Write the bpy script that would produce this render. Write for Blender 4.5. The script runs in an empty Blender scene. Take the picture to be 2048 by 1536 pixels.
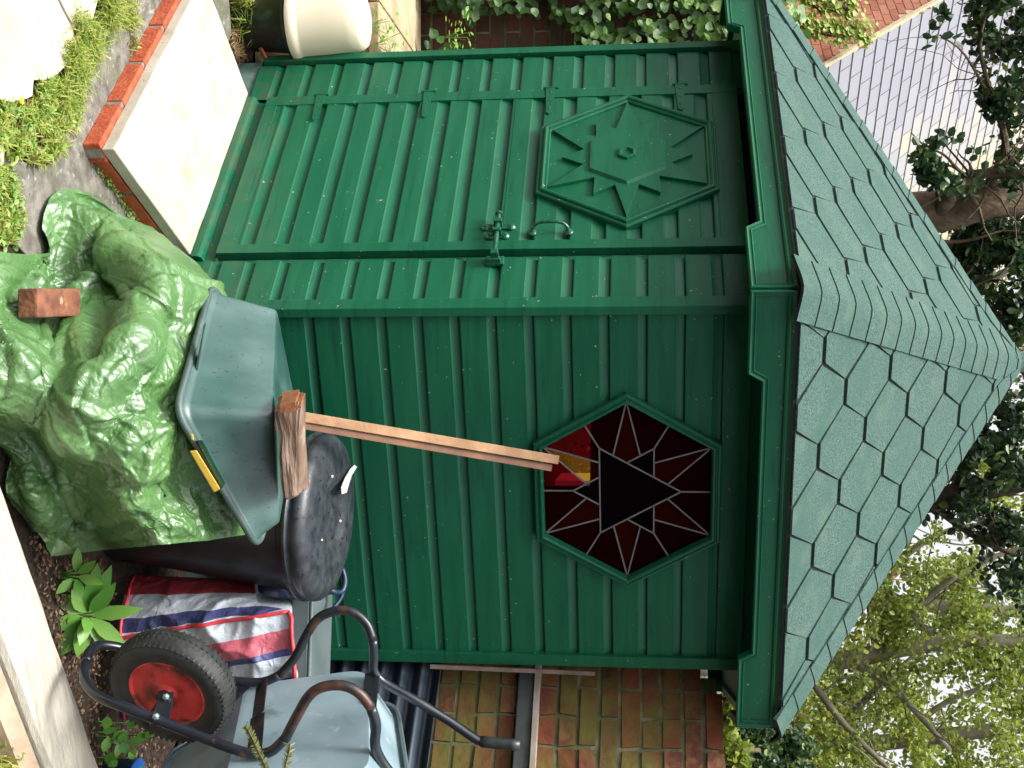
import bpy, bmesh, math, random
import numpy as np
from mathutils import Vector, Matrix, noise
R_ = math.radians
random.seed(7); rng = np.random.default_rng(11)

# ------------------------------------------------------------ camera, sky, sun, exposure
scene = bpy.context.scene
COL = scene.collection
GZ = 1.75
F, PITCH, ROLL, YAW = 2294.47, -0.1099, -0.0013, 0.3527
CAM = Vector((-1.0656, -3.6253, -0.0688 + GZ))
FW = Vector((math.sin(YAW)*math.cos(PITCH), math.cos(YAW)*math.cos(PITCH), math.sin(PITCH)))
_r = Vector((math.cos(YAW), -math.sin(YAW), 0)); _u = _r.cross(FW)
RT = _r*math.cos(ROLL) + _u*math.sin(ROLL)          # to the right of the upright view
UPV = -_r*math.sin(ROLL) + _u*math.cos(ROLL)        # up in the upright view
cd = bpy.data.cameras.new("camera"); cam = bpy.data.objects.new("camera", cd); COL.objects.link(cam)
# the phone was held sideways: picture right is world up
M = Matrix((UPV, -RT, -FW)).transposed().to_4x4(); M.translation = CAM
cam.matrix_world = M
cd.sensor_width = 36; cd.lens = F/2048*36; cd.clip_start = 0.05; cd.clip_end = 500
scene.camera = cam
SUN_EL, SUN_AZ = 66, 256          # degrees; azimuth clockwise from +Y
w = bpy.data.worlds.new("World"); scene.world = w; w.use_nodes = True
nt = w.node_tree; bg = nt.nodes["Background"]
sky = nt.nodes.new("ShaderNodeTexSky"); sky.sky_type = 'NISHITA'; sky.sun_disc = False
sky.sun_elevation = R_(SUN_EL); sky.sun_rotation = R_(SUN_AZ); sky.air_density = 0.9; sky.dust_density = 6.0; sky.ozone_density = 1.0
hs = nt.nodes.new('ShaderNodeHueSaturation'); hs.inputs['Saturation'].default_value = .10; hs.inputs['Value'].default_value = 1.2     # bright overcast
nt.links.new(sky.outputs[0], hs.inputs['Color']); nt.links.new(hs.outputs[0], bg.inputs[0]); bg.inputs[1].default_value = 0.15
sd = bpy.data.lights.new("sun", 'SUN'); sd.energy = 2.0; sd.angle = R_(16); sd.color = (1, .97, .9)
so = bpy.data.objects.new("sun", sd); COL.objects.link(so)
az = R_(SUN_AZ); el = R_(SUN_EL)
so.rotation_euler = Vector((math.sin(az)*math.cos(el), math.cos(az)*math.cos(el), math.sin(el))).to_track_quat('Z', 'Y').to_euler()
vs = scene.view_settings; vs.view_transform = 'Standard'; vs.look = 'None'; vs.gamma = 1; vs.exposure = 0.88
scene.cycles.max_bounces = 8; scene.cycles.transparent_max_bounces = 12

def at(x, y, t):
    """world point seen at photo pixel (x, y) at depth t metres"""
    return CAM + (FW + RT*((y-768)/F) + UPV*((x-1024)/F))*t
def atz(x, y, z):
    d = FW + RT*((y-768)/F) + UPV*((x-1024)/F)
    return CAM + d*((z-CAM.z)/d.z)

# ------------------------------------------------------------ helpers
def tag(o, label=None, cat=None, group=None, kind=None):
    if label: o["label"] = label
    if cat: o["category"] = cat
    if group: o["group"] = group
    if kind: o["kind"] = kind
    return o
def empty(name, loc, label=None, cat=None, group=None):
    o = bpy.data.objects.new(name, None); o.location = loc; o.empty_display_size = .1; COL.objects.link(o)
    return tag(o, label, cat, group)
class MB:
    def __init__(s): s.v = []; s.f = []; s.a = []
    def add(s, vs, fs, a=None):
        b = len(s.v); s.v += [tuple(v) for v in vs]; s.f += [tuple(b+i for i in f) for f in fs]
        if a is not None: s.a += [a]*len(vs)
    def box(s, o, a, b, c):
        """parallelepiped from corner o with edge vectors a, b, c"""
        o, a, b, c = map(Vector, (o, a, b, c))
        s.add([o, o+a, o+a+b, o+b, o+c, o+a+c, o+a+b+c, o+b+c],
              [(0,3,2,1),(4,5,6,7),(0,1,5,4),(1,2,6,5),(2,3,7,6),(3,0,4,7)])
    def hexa(s, p8):
        s.add(p8, [(0,3,2,1),(4,5,6,7),(0,1,5,4),(1,2,6,5),(2,3,7,6),(3,0,4,7)])
    def tube(s, pts, r, n=12, smooth=4, cap=True, closed=False):
        P = [Vector(p) for p in pts]
        rr = r if isinstance(r, (list, tuple)) else [r]*len(P)
        if smooth > 1 and len(P) > 2:
            Q = []; q = []
            L = len(P)
            for i in range(L if closed else L-1):
                p0 = P[(i-1) % L] if closed or i > 0 else P[0]*2-P[1]
                p1 = P[i]; p2 = P[(i+1) % L]
                p3 = P[(i+2) % L] if closed or i+2 < L else P[-1]*2-P[-2]
                for k in range(smooth):
                    t = k/smooth
                    Q.append(.5*((2*p1)+(p2-p0)*t+(2*p0-5*p1+4*p2-p3)*t*t+(3*p1-p0-3*p2+p3)*t**3))
                    q.append(rr[i]*(1-t)+rr[(i+1) % L]*t)
            if not closed: Q.append(P[-1]); q.append(rr[-1])
            P, rr = Q, q
        N = len(P); ref = None; vs = []
        for i in range(N):
            d = (P[(i+1) % N]-P[i-1]) if closed else (P[min(i+1, N-1)]-P[max(i-1, 0)])
            d.normalize()
            if ref is None: ref = d.orthogonal().normalized()
            ref = (ref-d*ref.dot(d)).normalized(); bb = d.cross(ref)
            for k in range(n):
                a = 2*math.pi*k/n; vs.append(P[i]+(ref*math.cos(a)+bb*math.sin(a))*rr[i])
        fs = []
        for i in range(N if closed else N-1):
            j = (i+1) % N
            for k in range(n): fs.append((i*n+k, i*n+(k+1) % n, j*n+(k+1) % n, j*n+k))
        if cap and not closed: fs.append(tuple(range(n))[::-1]); fs.append(tuple((N-1)*n+k for k in range(n)))
        s.add(vs, fs)
    def lathe(s, o, axis, prof, n=48, x=None):
        """prof: (radius, height along axis)"""
        o = Vector(o); ax = Vector(axis).normalized(); x = Vector(x) if x else ax.orthogonal().normalized()
        x = (x-ax*x.dot(ax)).normalized(); y = ax.cross(x); vs = []; fs = []
        for r, h in prof:
            for k in range(n):
                a = 2*math.pi*k/n; vs.append(o+ax*h+(x*math.cos(a)+y*math.sin(a))*r)
        for i in range(len(prof)-1):
            for k in range(n): fs.append((i*n+k, i*n+(k+1) % n, (i+1)*n+(k+1) % n, (i+1)*n+k))
        if prof[0][0] > 1e-4: fs.append(tuple(range(n))[::-1])
        if prof[-1][0] > 1e-4: fs.append(tuple((len(prof)-1)*n+k for k in range(n)))
        s.add(vs, fs)
    def prism(s, poly, h):
        """poly: 3-D points, extruded by vector h"""
        P = [Vector(p) for p in poly]; h = Vector(h); n = len(P)
        s.add(P+[p+h for p in P], [tuple(range(n))[::-1], tuple(range(n, 2*n))]+[(i, (i+1) % n, n+(i+1) % n, n+i) for i in range(n)])
    def build(s, name, mat, parent=None, smooth=False, bevel=0, seg=2, fix=True, sub=0, origin=None):
        me = bpy.data.meshes.new(name)
        vv = s.v
        if parent is not None:
            pl = parent.matrix_basis.translation if parent.parent is None else Vector((0,0,0))
            gp = parent
            off = Vector((0,0,0))
            while gp is not None: off += gp.location; gp = gp.parent
            vv = [(a-off.x, b-off.y, c-off.z) for a, b, c in s.v]
        elif origin is not None:
            vv = [(a-origin[0], b-origin[1], c-origin[2]) for a, b, c in s.v]
        me.from_pydata(vv, [], s.f); me.update()
        if s.a:
            at_ = me.attributes.new("v", 'FLOAT', 'POINT'); at_.data.foreach_set('value', s.a)
        if fix:
            bm = bmesh.new(); bm.from_mesh(me); bmesh.ops.recalc_face_normals(bm, faces=bm.faces); bm.to_mesh(me); bm.free()
        if smooth: me.polygons.foreach_set('use_smooth', [True]*len(me.polygons))
        o = bpy.data.objects.new(name, me); COL.objects.link(o)
        if parent is not None: o.parent = parent
        elif origin is not None: o.location = origin
        me.materials.append(mat)
        if bevel:
            m = o.modifiers.new('bevel', 'BEVEL'); m.width = bevel; m.segments = seg; m.limit_method = 'ANGLE'; m.angle_limit = R_(40); m.harden_normals = False
        if sub:
            m = o.modifiers.new('sub', 'SUBSURF'); m.levels = sub; m.render_levels = sub
        return o

# ------------------------------------------------------------ materials
def mat(name, base, rough=.6, var=None, scale=8, detail=6, bump=0, bscale=60, spec=.5, metal=0, stops=None, coords='Object', stretch=None, coat=0, bdist=.01, mott=None, trans=0):
    """procedural: base colour varied by noise; var = second colour; mott = (colour, scale, lo, hi) extra blotches"""
    m = bpy.data.materials.new(name); m.use_nodes = True; t = m.node_tree; N = t.nodes; L = t.links
    b = N["Principled BSDF"]; b.inputs['Roughness'].default_value = rough; b.inputs['Metallic'].default_value = metal
    b.inputs['Specular IOR Level'].default_value = spec
    if coat: b.inputs['Coat Weight'].default_value = coat; b.inputs['Coat Roughness'].default_value = .2
    tc = N.new('ShaderNodeTexCoord'); src = tc.outputs[coords]
    if stretch:
        mp = N.new('ShaderNodeMapping'); mp.inputs['Scale'].default_value = stretch; L.new(src, mp.inputs[0]); src = mp.outputs[0]
    col = None
    if var is None: b.inputs['Base Color'].default_value = (*base, 1)
    else:
        n = N.new('ShaderNodeTexNoise'); n.inputs['Scale'].default_value = scale; n.inputs['Detail'].default_value = detail; L.new(src, n.inputs[0])
        r = N.new('ShaderNodeValToRGB'); r.color_ramp.elements[0].position = .35; r.color_ramp.elements[1].position = .65
        r.color_ramp.elements[0].color = (*base, 1); r.color_ramp.elements[1].color = (*var, 1)
        if stops:
            r.color_ramp.elements[0].position = stops[0]; r.color_ramp.elements[1].position = stops[1]
        L.new(n.outputs[0], r.inputs[0]); col = r.outputs[0]
        if mott:
            for k, (c2, sc, lo, hi) in enumerate(mott):
                n2 = N.new('ShaderNodeTexNoise'); n2.inputs['Scale'].default_value = sc; n2.inputs['Detail'].default_value = 5
                n2.noise_dimensions = '4D'; n2.inputs['W'].default_value = 3.1+k*7; L.new(src, n2.inputs['Vector'])
                mr = N.new('ShaderNodeMapRange'); mr.inputs[1].default_value = lo; mr.inputs[2].default_value = hi; L.new(n2.outputs[0], mr.inputs[0])
                mx = N.new('ShaderNodeMix'); mx.data_type = 'RGBA'; L.new(mr.outputs[0], mx.inputs[0]); L.new(col, mx.inputs[6]); mx.inputs[7].default_value = (*c2, 1)
                col = mx.outputs[2]
        L.new(col, b.inputs['Base Color'])
        rr = N.new('ShaderNodeMapRange'); rr.inputs[3].default_value = max(0, rough-.1); rr.inputs[4].default_value = min(1, rough+.12); L.new(n.outputs[0], rr.inputs[0]); L.new(rr.outputs[0], b.inputs['Roughness'])
    if bump:
        n3 = N.new('ShaderNodeTexNoise'); n3.inputs['Scale'].default_value = bscale; n3.inputs['Detail'].default_value = 8; L.new(src, n3.inputs[0])
        bp = N.new('ShaderNodeBump'); bp.inputs['Strength'].default_value = bump; bp.inputs['Distance'].default_value = bdist; L.new(n3.outputs[0], bp.inputs['Height']); L.new(bp.outputs[0], b.inputs['Normal'])
    if trans: b.inputs['Transmission Weight'].default_value = trans
    return m
def leafmat(name, cols, rough=.4, trans=.35):
    """leaf colours picked by the per-leaf attribute v"""
    m = bpy.data.materials.new(name); m.use_nodes = True; t = m.node_tree; N = t.nodes; L = t.links
    b = N["Principled BSDF"]; b.inputs['Roughness'].default_value = rough
    a = N.new('ShaderNodeAttribute'); a.attribute_name = 'v'; r = N.new('ShaderNodeValToRGB')
    while len(r.color_ramp.elements) < len(cols): r.color_ramp.elements.new(.5)
    for i, c in enumerate(cols): r.color_ramp.elements[i].position = i/(len(cols)-1); r.color_ramp.elements[i].color = (*c, 1)
    L.new(a.outputs['Fac'], r.inputs[0]); L.new(r.outputs[0], b.inputs['Base Color'])
    tr = N.new('ShaderNodeBsdfTranslucent'); L.new(r.outputs[0], tr.inputs[0]); mx = N.new('ShaderNodeMixShader'); mx.inputs[0].default_value = trans
    L.new(b.outputs[0], mx.inputs[1]); L.new(tr.outputs[0], mx.inputs[2]); L.new(mx.outputs[0], N['Material Output'].inputs[0])
    return m
def paint(name, c1, c2, rough, spec):
    """painted boards: brushed sheen along the boards, a few scuffs and bird-lime specks, splash dirt near the ground"""
    m = mat(name, c1, rough, c2, 2.5, 5, spec=spec, bump=.35, bscale=30, bdist=.0012, stretch=(1, 1, 9), mott=[((.05, .19, .115), 26, .69, .80), ((.004, .060, .034), 5, .55, .80)])
    t = m.node_tree; N = t.nodes; L = t.links; b = N["Principled BSDF"]; col = b.inputs['Base Color'].links[0].from_socket
    g = N.new('ShaderNodeNewGeometry'); sp = N.new('ShaderNodeSeparateXYZ'); L.new(g.outputs['Position'], sp.inputs[0])
    mr = N.new('ShaderNodeMapRange'); mr.inputs[1].default_value = .45; mr.inputs[2].default_value = .08; L.new(sp.outputs[2], mr.inputs[0])
    n = N.new('ShaderNodeTexNoise'); n.inputs['Scale'].default_value = 14; n.inputs['Detail'].default_value = 8; L.new(g.outputs['Position'], n.inputs[0])
    r2 = N.new('ShaderNodeMapRange'); r2.inputs[1].default_value = .42; r2.inputs[2].default_value = .70; L.new(n.outputs[0], r2.inputs[0])
    mu = N.new('ShaderNodeMath'); mu.operation = 'MULTIPLY'; L.new(mr.outputs[0], mu.inputs[0]); L.new(r2.outputs[0], mu.inputs[1])
    m2 = N.new('ShaderNodeMath'); m2.operation = 'MULTIPLY'; m2.inputs[1].default_value = .7; L.new(mu.outputs[0], m2.inputs[0])
    mx = N.new('ShaderNodeMix'); mx.data_type = 'RGBA'; L.new(m2.outputs[0], mx.inputs[0]); L.new(col, mx.inputs[6]); mx.inputs[7].default_value = (.07, .085, .045, 1)
    n4 = N.new('ShaderNodeTexNoise'); n4.inputs['Scale'].default_value = 75; n4.inputs['Detail'].default_value = 1; L.new(g.outputs['Position'], n4.inputs[0])
    r4 = N.new('ShaderNodeMapRange'); r4.inputs[1].default_value = .765; r4.inputs[2].default_value = .79; L.new(n4.outputs[0], r4.inputs[0])
    mz = N.new('ShaderNodeMix'); mz.data_type = 'RGBA'; L.new(r4.outputs[0], mz.inputs[0]); L.new(mx.outputs[2], mz.inputs[6]); mz.inputs[7].default_value = (.30, .34, .26, 1)
    L.new(mz.outputs[2], b.inputs['Base Color']); return m
PAINT = paint('green_gloss_paint', (.006, .094, .045), (.009, .114, .055), .40, .30)
PAINTD = mat('green_paint_worn', (.010, .13, .060), .5, (.04, .22, .13), 22, 6, bump=.2, bscale=90, bdist=.003)
FELT = mat('green_mineral_felt', (.016, .050, .042), .95, (.082, .148, .124), 170, 5, stops=(.36, .64), bump=.6, bscale=420, bdist=.004, mott=[((.030, .085, .066), 5, .45, .75), ((.085, .14, .10), 9, .55, .85), ((.18, .24, .21), 330, .66, .74)])
BITUMEN = mat('black_bitumen', (.004, .010, .009), .8)
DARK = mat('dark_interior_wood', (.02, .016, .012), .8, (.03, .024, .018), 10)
SOIL = mat('dark_damp_soil', (.022, .012, .008), .9, (.06, .036, .022), 45, 8, bump=1, bscale=60, bdist=.03, mott=[((.10, .06, .035), 120, .62, .7)])
METALG = mat('galvanised_grey_metal', (.20, .26, .27), .35, (.28, .34, .35), 6, 6, metal=.6, mott=[((.20, .09, .04), 14, .68, .76)])
GALV = mat('blue_grey_galvanised_steel', (.27, .38, .43), .42, (.36, .47, .52), 5, 8, metal=.25, bump=.05, bscale=30, mott=[((.16, .10, .06), 60, .73, .78), ((.17, .25, .28), 3, .45, .7), ((.40, .46, .48), 22, .60, .72), ((.10, .12, .11), 9, .62, .75)])
BLACKT = mat('black_enamel_tube', (.008, .011, .016), .3, (.016, .02, .028), 12, spec=.6, mott=[((.16, .05, .02), 16, .66, .72)])
BLACKR = mat('rust_worn_black_tube', (.012, .014, .018), .38, (.13, .045, .022), 16, 7, stops=(.50, .80))
RUBBER = mat('tyre_rubber', (.012, .014, .013), .62, (.028, .030, .028), 30, bump=.2, bscale=80)
REDM = mat('red_painted_wheel', (.50, .028, .03), .5, (.66, .055, .05), 14, 7, mott=[((.06, .022, .016), 17, .48, .64), ((.50, .16, .09), 40, .62, .74)])
BINP = mat('black_bin_plastic', (.010, .011, .013), .38, (.018, .019, .021), 25, bump=.25, bscale=140, bdist=.002)
LIDP = mat('black_lid_with_water_drops', (.020, .024, .030), .40, (.045, .052, .060), 24, 9, bump=.22, bscale=120, bdist=.003, mott=[((.003, .004, .006), 75, .60, .66), ((.10, .09, .04), 16, .68, .78)])
BOXP = mat('green_box_plastic', (.010, .075, .060), .36, (.018, .11, .09), 8, 6, spec=.6)
BOXT = mat('green_box_plastic_wet_sheen', (.014, .066, .054), .40, (.034, .096, .083), 6, 6, spec=.7, coat=.4, bump=.15, bscale=60, bdist=.003, stretch=(1, 1, .45), mott=[((.15, .235, .225), 5, .46, .86), ((.006, .02, .02), 110, .64, .68)])  # pale blotches paint the sky's reflection in the water film into the colour
WOODW = mat('bleached_timber', (.46, .42, .34), .75, (.66, .62, .52), 6, 8, stretch=(1.5, 14, 14), bump=.4, bscale=12, mott=[((.30, .20, .12), 3, .6, .72)])
WOODB = mat('wet_brown_log', (.10, .055, .035), .6, (.27, .19, .14), 7, 8, bump=.8, bscale=14, bdist=.01, stretch=(1, 1, 5), mott=[((.45, .38, .32), 9, .60, .70)])
WOODE = mat('cut_orange_wood', (.22, .075, .028), .5, (.32, .13, .05), 20, 6, bump=.4, bscale=40)
BATTEN = mat('bare_pine_batten', (.26, .135, .065), .75, (.40, .24, .13), 9, 8, bump=.3, bscale=50, mott=[((.16, .07, .04), 12, .64, .75)])
BATTEND = mat('dark_pine_batten', (.13, .06, .035), .75, (.22, .11, .06), 9, 8, bump=.3, bscale=50)
SANDST = mat('cream_sandstone', (.44, .40, .31), .8, (.54, .50, .41), 7, 9, bump=.3, bscale=60, bdist=.004, mott=[((.27, .20, .12), 7, .54, .78), ((.14, .11, .07), 60, .64, .70), ((.34, .33, .27), 2.5, .5, .8)])
SANDSIDE = mat('sandstone_edge', (.40, .33, .20), .85, (.52, .44, .28), 30, 7, bump=.6, bscale=60)
TANST = mat('tan_stone', (.36, .27, .16), .85, (.50, .39, .25), 8, 8, bump=.6, bscale=30, mott=[((.14, .09, .05), 6, .62, .70)])
CONC = mat('grey_concrete', (.095, .085, .07), .85, (.21, .195, .165), 22, 10, bump=.7, bscale=70, bdist=.008, mott=[((.10, .11, .06), 6, .48, .70), ((.34, .32, .28), 55, .62, .72), ((.06, .04, .03), 80, .66, .72)])
PLINTH = mat('grey_green_plinth', (.08, .15, .13), .7, (.14, .22, .19), 20, 6, bump=.2)
CREAMP = mat('cream_plastic_planter', (.74, .66, .50), .4, (.80, .72, .56), 3, 4, mott=[((.55, .42, .2), 6, .65, .8)])
BLACKP = mat('black_nursery_pot', (.012, .016, .018), .35, (.03, .035, .035), 30, mott=[((.05, .10, .09), 14, .55, .7)])
TERRA = mat('terracotta', (.36, .10, .04), .8, (.45, .15, .06), 20)
BRICKR = mat('red_edging_brick', (.36, .055, .022), .8, (.46, .11, .04), 30, 8, bump=.5, bscale=90, mott=[((.35, .30, .22), 40, .68, .78)])
MORTAR = mat('lime_mortar', (.24, .24, .205), .9, (.17, .17, .14), 40, bump=.5)
LEAD = mat('lead_came', (.15, .14, .15), .55, (.21, .19, .20), 30, metal=.3)
NAVY = mat('navy_corrugated_steel', (.016, .026, .042), .42, (.028, .040, .058), 9, 6, metal=.3)
SLATEM = [mat('slate_%s' % n, c, .6, c2, 5, 6, bump=.1, bscale=40) for n, c, c2 in (('pale', (.42, .42, .47), (.52, .52, .56)), ('cream', (.52, .47, .36), (.60, .54, .40)))]
BARK = mat('brown_bark', (.07, .045, .025), .9, (.15, .105, .06), 9, 8, bump=1, bscale=25, bdist=.03, stretch=(1, 1, .4))
BARKG = mat('grey_green_bark', (.10, .095, .06), .9, (.19, .17, .12), 6, 8, bump=.6, bscale=20)
YEL = mat('yellow_plastic_grip', (.85, .50, .06), .4, (.9, .58, .10), 20)
BRASS = mat('painted_ironmongery', (.008, .085, .045), .28, (.015, .13, .07), 40, metal=.2, spec=.8, bump=.2, bscale=120)
BLUEP = mat('dark_blue_plastic', (.012, .022, .060), .4, (.02, .035, .09), 12, bump=.3, bscale=20)
BRBLUE = mat('bright_blue_plastic', (.02, .10, .42), .4, (.03, .14, .5), 12)

def glassm(name, col, gl=.10):
    m = bpy.data.materials.new(name); m.use_nodes = True; t = m.node_tree; N = t.nodes; L = t.links
    N.remove(N["Principled BSDF"])
    tr = N.new('ShaderNodeBsdfTransparent'); tr.inputs[0].default_value = (*col, 1)
    g = N.new('ShaderNodeBsdfGlossy'); g.inputs['Roughness'].default_value = .05; g.inputs[0].default_value = (1, 1, 1, 1)
    fr = N.new('ShaderNodeFresnel'); fr.inputs[0].default_value = 1.12
    no = N.new('ShaderNodeTexNoise'); no.inputs['Scale'].default_value = 9; bp = N.new('ShaderNodeBump'); bp.inputs['Strength'].default_value = .05
    L.new(no.outputs[0], bp.inputs['Height']); L.new(bp.outputs[0], g.inputs['Normal'])
    d = N.new('ShaderNodeBsdfDiffuse'); d.inputs[0].default_value = (col[0]*.045+.0005, col[1]*.006+.0006, col[2]*.006+.0006, 1)
    ad = N.new('ShaderNodeAddShader'); L.new(tr.outputs[0], ad.inputs[0]); L.new(d.outputs[0], ad.inputs[1])
    mx = N.new('ShaderNodeMixShader'); L.new(fr.outputs[0], mx.inputs[0]); L.new(ad.outputs[0], mx.inputs[1]); L.new(g.outputs[0], mx.inputs[2])
    L.new(mx.outputs[0], N['Material Output'].inputs[0]); return m
RGL = glassm('red_glass', (.20, .006, .012)); AGL = glassm('amber_glass', (.42, .23, .03)); BGL = glassm('blue_glass', (.04, .10, .22))

# ------------------------------------------------------------ the shed
def V3(p, z): return Vector((p[0], p[1], z))
c120 = Vector((-.5, math.sqrt(3)/2))
WL, WR = 1.4762, 1.3786
def isect(na, a, nb, b, o):
    A = np.array([[na[0], na[1]], [nb[0], nb[1]]]); return Vector(np.linalg.solve(A, [na.dot(a)+o, nb.dot(b)+o]))
CEN = Vector((.62, 1.22))
C0 = Vector((0, 0)); CL = c120*WL; CR = Vector((WR, 0))
C3 = CR + Vector((.5, math.sqrt(3)/2))*1.42
C5 = CL + Vector((.5, math.sqrt(3)/2))*1.40
C4 = Vector((.70, 2.50))
CORN = [C0, CR, C3, C4, C5, CL]                 # anticlockwise seen from above
def fnorm(a, b): d = (b-a).normalized(); return Vector((d.y, -d.x))
FN = [fnorm(CORN[i], CORN[(i+1) % 6]) for i in range(6)]
def ring(o): return [isect(FN[i-1], CORN[i], FN[i], CORN[i], o) for i in range(6)]
SHED = empty('garden_shed', (.65, 1.2, 0), 'dark green painted hexagonal summerhouse with shingle roof and star window', 'garden shed')
class Face:
    """a wall plane: s along it, z up, off outwards"""
    def __init__(f, O, d, n): f.O = O; f.d = d; f.n = n
    def p(f, s, z, off=0):
        q = f.O+f.d*s+f.n*off; return Vector((q.x, q.y, z))
    def slab(f, mb, s0, s1, z0, z1, o0, o1):
        mb.hexa([f.p(s0, z0, o0), f.p(s1, z0, o0), f.p(s1, z1, o0), f.p(s0, z1, o0), f.p(s0, z0, o1), f.p(s1, z0, o1), f.p(s1, z1, o1), f.p(s0, z1, o1)])
LF = Face(C0, c120, Vector((-math.sqrt(3)/2, -.5)))
RF = Face(C0, Vector((1, 0)), Vector((0, -1)))
P = .125; ZB = .819
def shiplap(f, s0, s1, z0, z1, off=-.012, zref=ZB, h=.034, dp=.013, hole=None):
    mb = MB(); k0 = math.floor((z0-zref)/P)-1; pr = []
    k = k0
    while zref+k*P < z1+P:
        c = zref+k*P
        for dz, dd in ((-h*.62, 0), (-h*.5, -.003), (-h*.25, -.0065), (0, -.009), (h*.25, -.0110), (h*.5, -.0125), (h*.5+.0015, -.013), (h*.5+.002, .001), (h*.5+.006, .002)):
            pr.append((c+dz, dd*dp/.013))
        for q in range(1, 8): pr.append((c+h*.5+.006+(P-h*1.12-.006)*q/8, .002-.002*q/8))
        k += 1
    pr = [(z, d) for z, d in pr if z0 <= z <= z1]
    pr = [(z0, pr[0][1])]+pr+[(z1, pr[-1][1])]
    if hole:
        hs, hz, hr = hole; hh = hr*math.sqrt(3)/2
        ext = []
        for i, (z, d) in enumerate(pr):
            ext.append((z, d))
            if i+1 < len(pr):
                for zz in (hz-hh, hz, hz+hh):
                    if z < zz < pr[i+1][0]: ext.append((zz, d))
        pr = ext
    for (za, da), (zb, db) in zip(pr, pr[1:]):
        spans = [((s0, s1), (s0, s1))]
        if hole and za >= hz-hh-1e-6 and zb <= hz+hh+1e-6:
            wa = hr-abs(za-hz)/math.sqrt(3); wb = hr-abs(zb-hz)/math.sqrt(3)
            spans = [((s0, hs-wa), (s0, hs-wb)), ((hs+wa, s1), (hs+wb, s1))]
        for (a0, a1), (b0, b1) in spans:
            mb.add([f.p(a0, za, off+da), f.p(a1, za, off+da), f.p(b1, zb, off+db), f.p(b0, zb, off+db)], [(0, 1, 2, 3)])
    return mb
def shade_auto(o):
    o.data.polygons.foreach_set('use_smooth', [False]*len(o.data.polygons))
ZTOP = 2.09; ZW = .10
# boarded wall panels
shiplap(LF, .043, .250, ZW+.0, ZTOP, zref=ZB).build('wall_panel', PAINT, SHED)
shiplap(LF, 1.192, 1.425, ZW, ZTOP, zref=ZB).build('wall_panel', PAINT, SHED)
WIN = (.670, 1.640)
wr = shiplap(RF, .024, 1.345, ZW, ZTOP, zref=ZB, hole=(WIN[0], WIN[1], .345), h=.030).build('wall_panel', PAINT, SHED)
for i in (1, 2, 3, 4):
    a, b = CORN[i], CORN[(i+1) % 6]; L_ = (b-a).length
    f = Face(a, (b-a).normalized(), FN[i])
    if i != 2: shiplap(f, .02, L_-.02, ZW, ZTOP).build('wall_panel', PAINT, SHED); continue
    mb = MB()       # the rear wall has a small window opening
    for s0, s1, z0, z1 in ((.02, .80, ZW, ZTOP), (1.17, L_-.02, ZW, ZTOP), (.80, 1.17, ZW, 1.03), (.80, 1.17, 1.432, ZTOP)):
        q = shiplap(f, s0, s1, z0, z1); mb.add(q.v, q.f)
    mb.build('wall_panel', PAINT, SHED)
    mb = MB(); f.slab(mb, .79, 1.18, 1.432, 1.46, -.05, .01); f.slab(mb, .79, 1.18, 1.00, 1.03, -.05, .01); f.slab(mb, .77, .80, 1.03, 1.432, -.05, .01); f.slab(mb, 1.17, 1.20, 1.03, 1.432, -.05, .01); mb.build('rear_window', PAINT, SHED)
# inside lining, so the shed is dark within
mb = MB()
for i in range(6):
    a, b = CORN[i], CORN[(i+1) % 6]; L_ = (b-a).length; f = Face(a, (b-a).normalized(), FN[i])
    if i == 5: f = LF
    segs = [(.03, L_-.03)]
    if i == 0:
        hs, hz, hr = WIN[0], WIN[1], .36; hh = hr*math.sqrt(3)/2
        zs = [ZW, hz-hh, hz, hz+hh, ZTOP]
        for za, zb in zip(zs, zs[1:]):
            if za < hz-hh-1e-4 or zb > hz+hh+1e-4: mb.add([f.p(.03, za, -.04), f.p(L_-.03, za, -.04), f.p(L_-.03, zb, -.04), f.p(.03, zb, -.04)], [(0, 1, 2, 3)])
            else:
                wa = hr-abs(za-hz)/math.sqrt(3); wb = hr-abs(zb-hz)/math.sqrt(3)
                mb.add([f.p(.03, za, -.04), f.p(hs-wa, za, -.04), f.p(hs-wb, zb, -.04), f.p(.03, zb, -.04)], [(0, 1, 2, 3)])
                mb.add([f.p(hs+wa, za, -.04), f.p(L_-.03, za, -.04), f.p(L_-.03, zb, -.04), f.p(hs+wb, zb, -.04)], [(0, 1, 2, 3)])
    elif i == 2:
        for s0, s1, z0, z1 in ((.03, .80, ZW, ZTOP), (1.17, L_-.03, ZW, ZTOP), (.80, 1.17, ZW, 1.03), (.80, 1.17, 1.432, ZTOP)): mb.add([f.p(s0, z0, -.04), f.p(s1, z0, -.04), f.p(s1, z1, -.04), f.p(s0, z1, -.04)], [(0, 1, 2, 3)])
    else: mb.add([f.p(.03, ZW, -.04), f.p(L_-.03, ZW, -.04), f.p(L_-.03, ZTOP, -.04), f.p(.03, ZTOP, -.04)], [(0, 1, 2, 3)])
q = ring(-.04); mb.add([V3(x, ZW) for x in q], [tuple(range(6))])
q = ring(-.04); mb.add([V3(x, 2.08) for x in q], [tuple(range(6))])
mb.build('inner_lining', DARK, SHED, fix=False)
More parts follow.
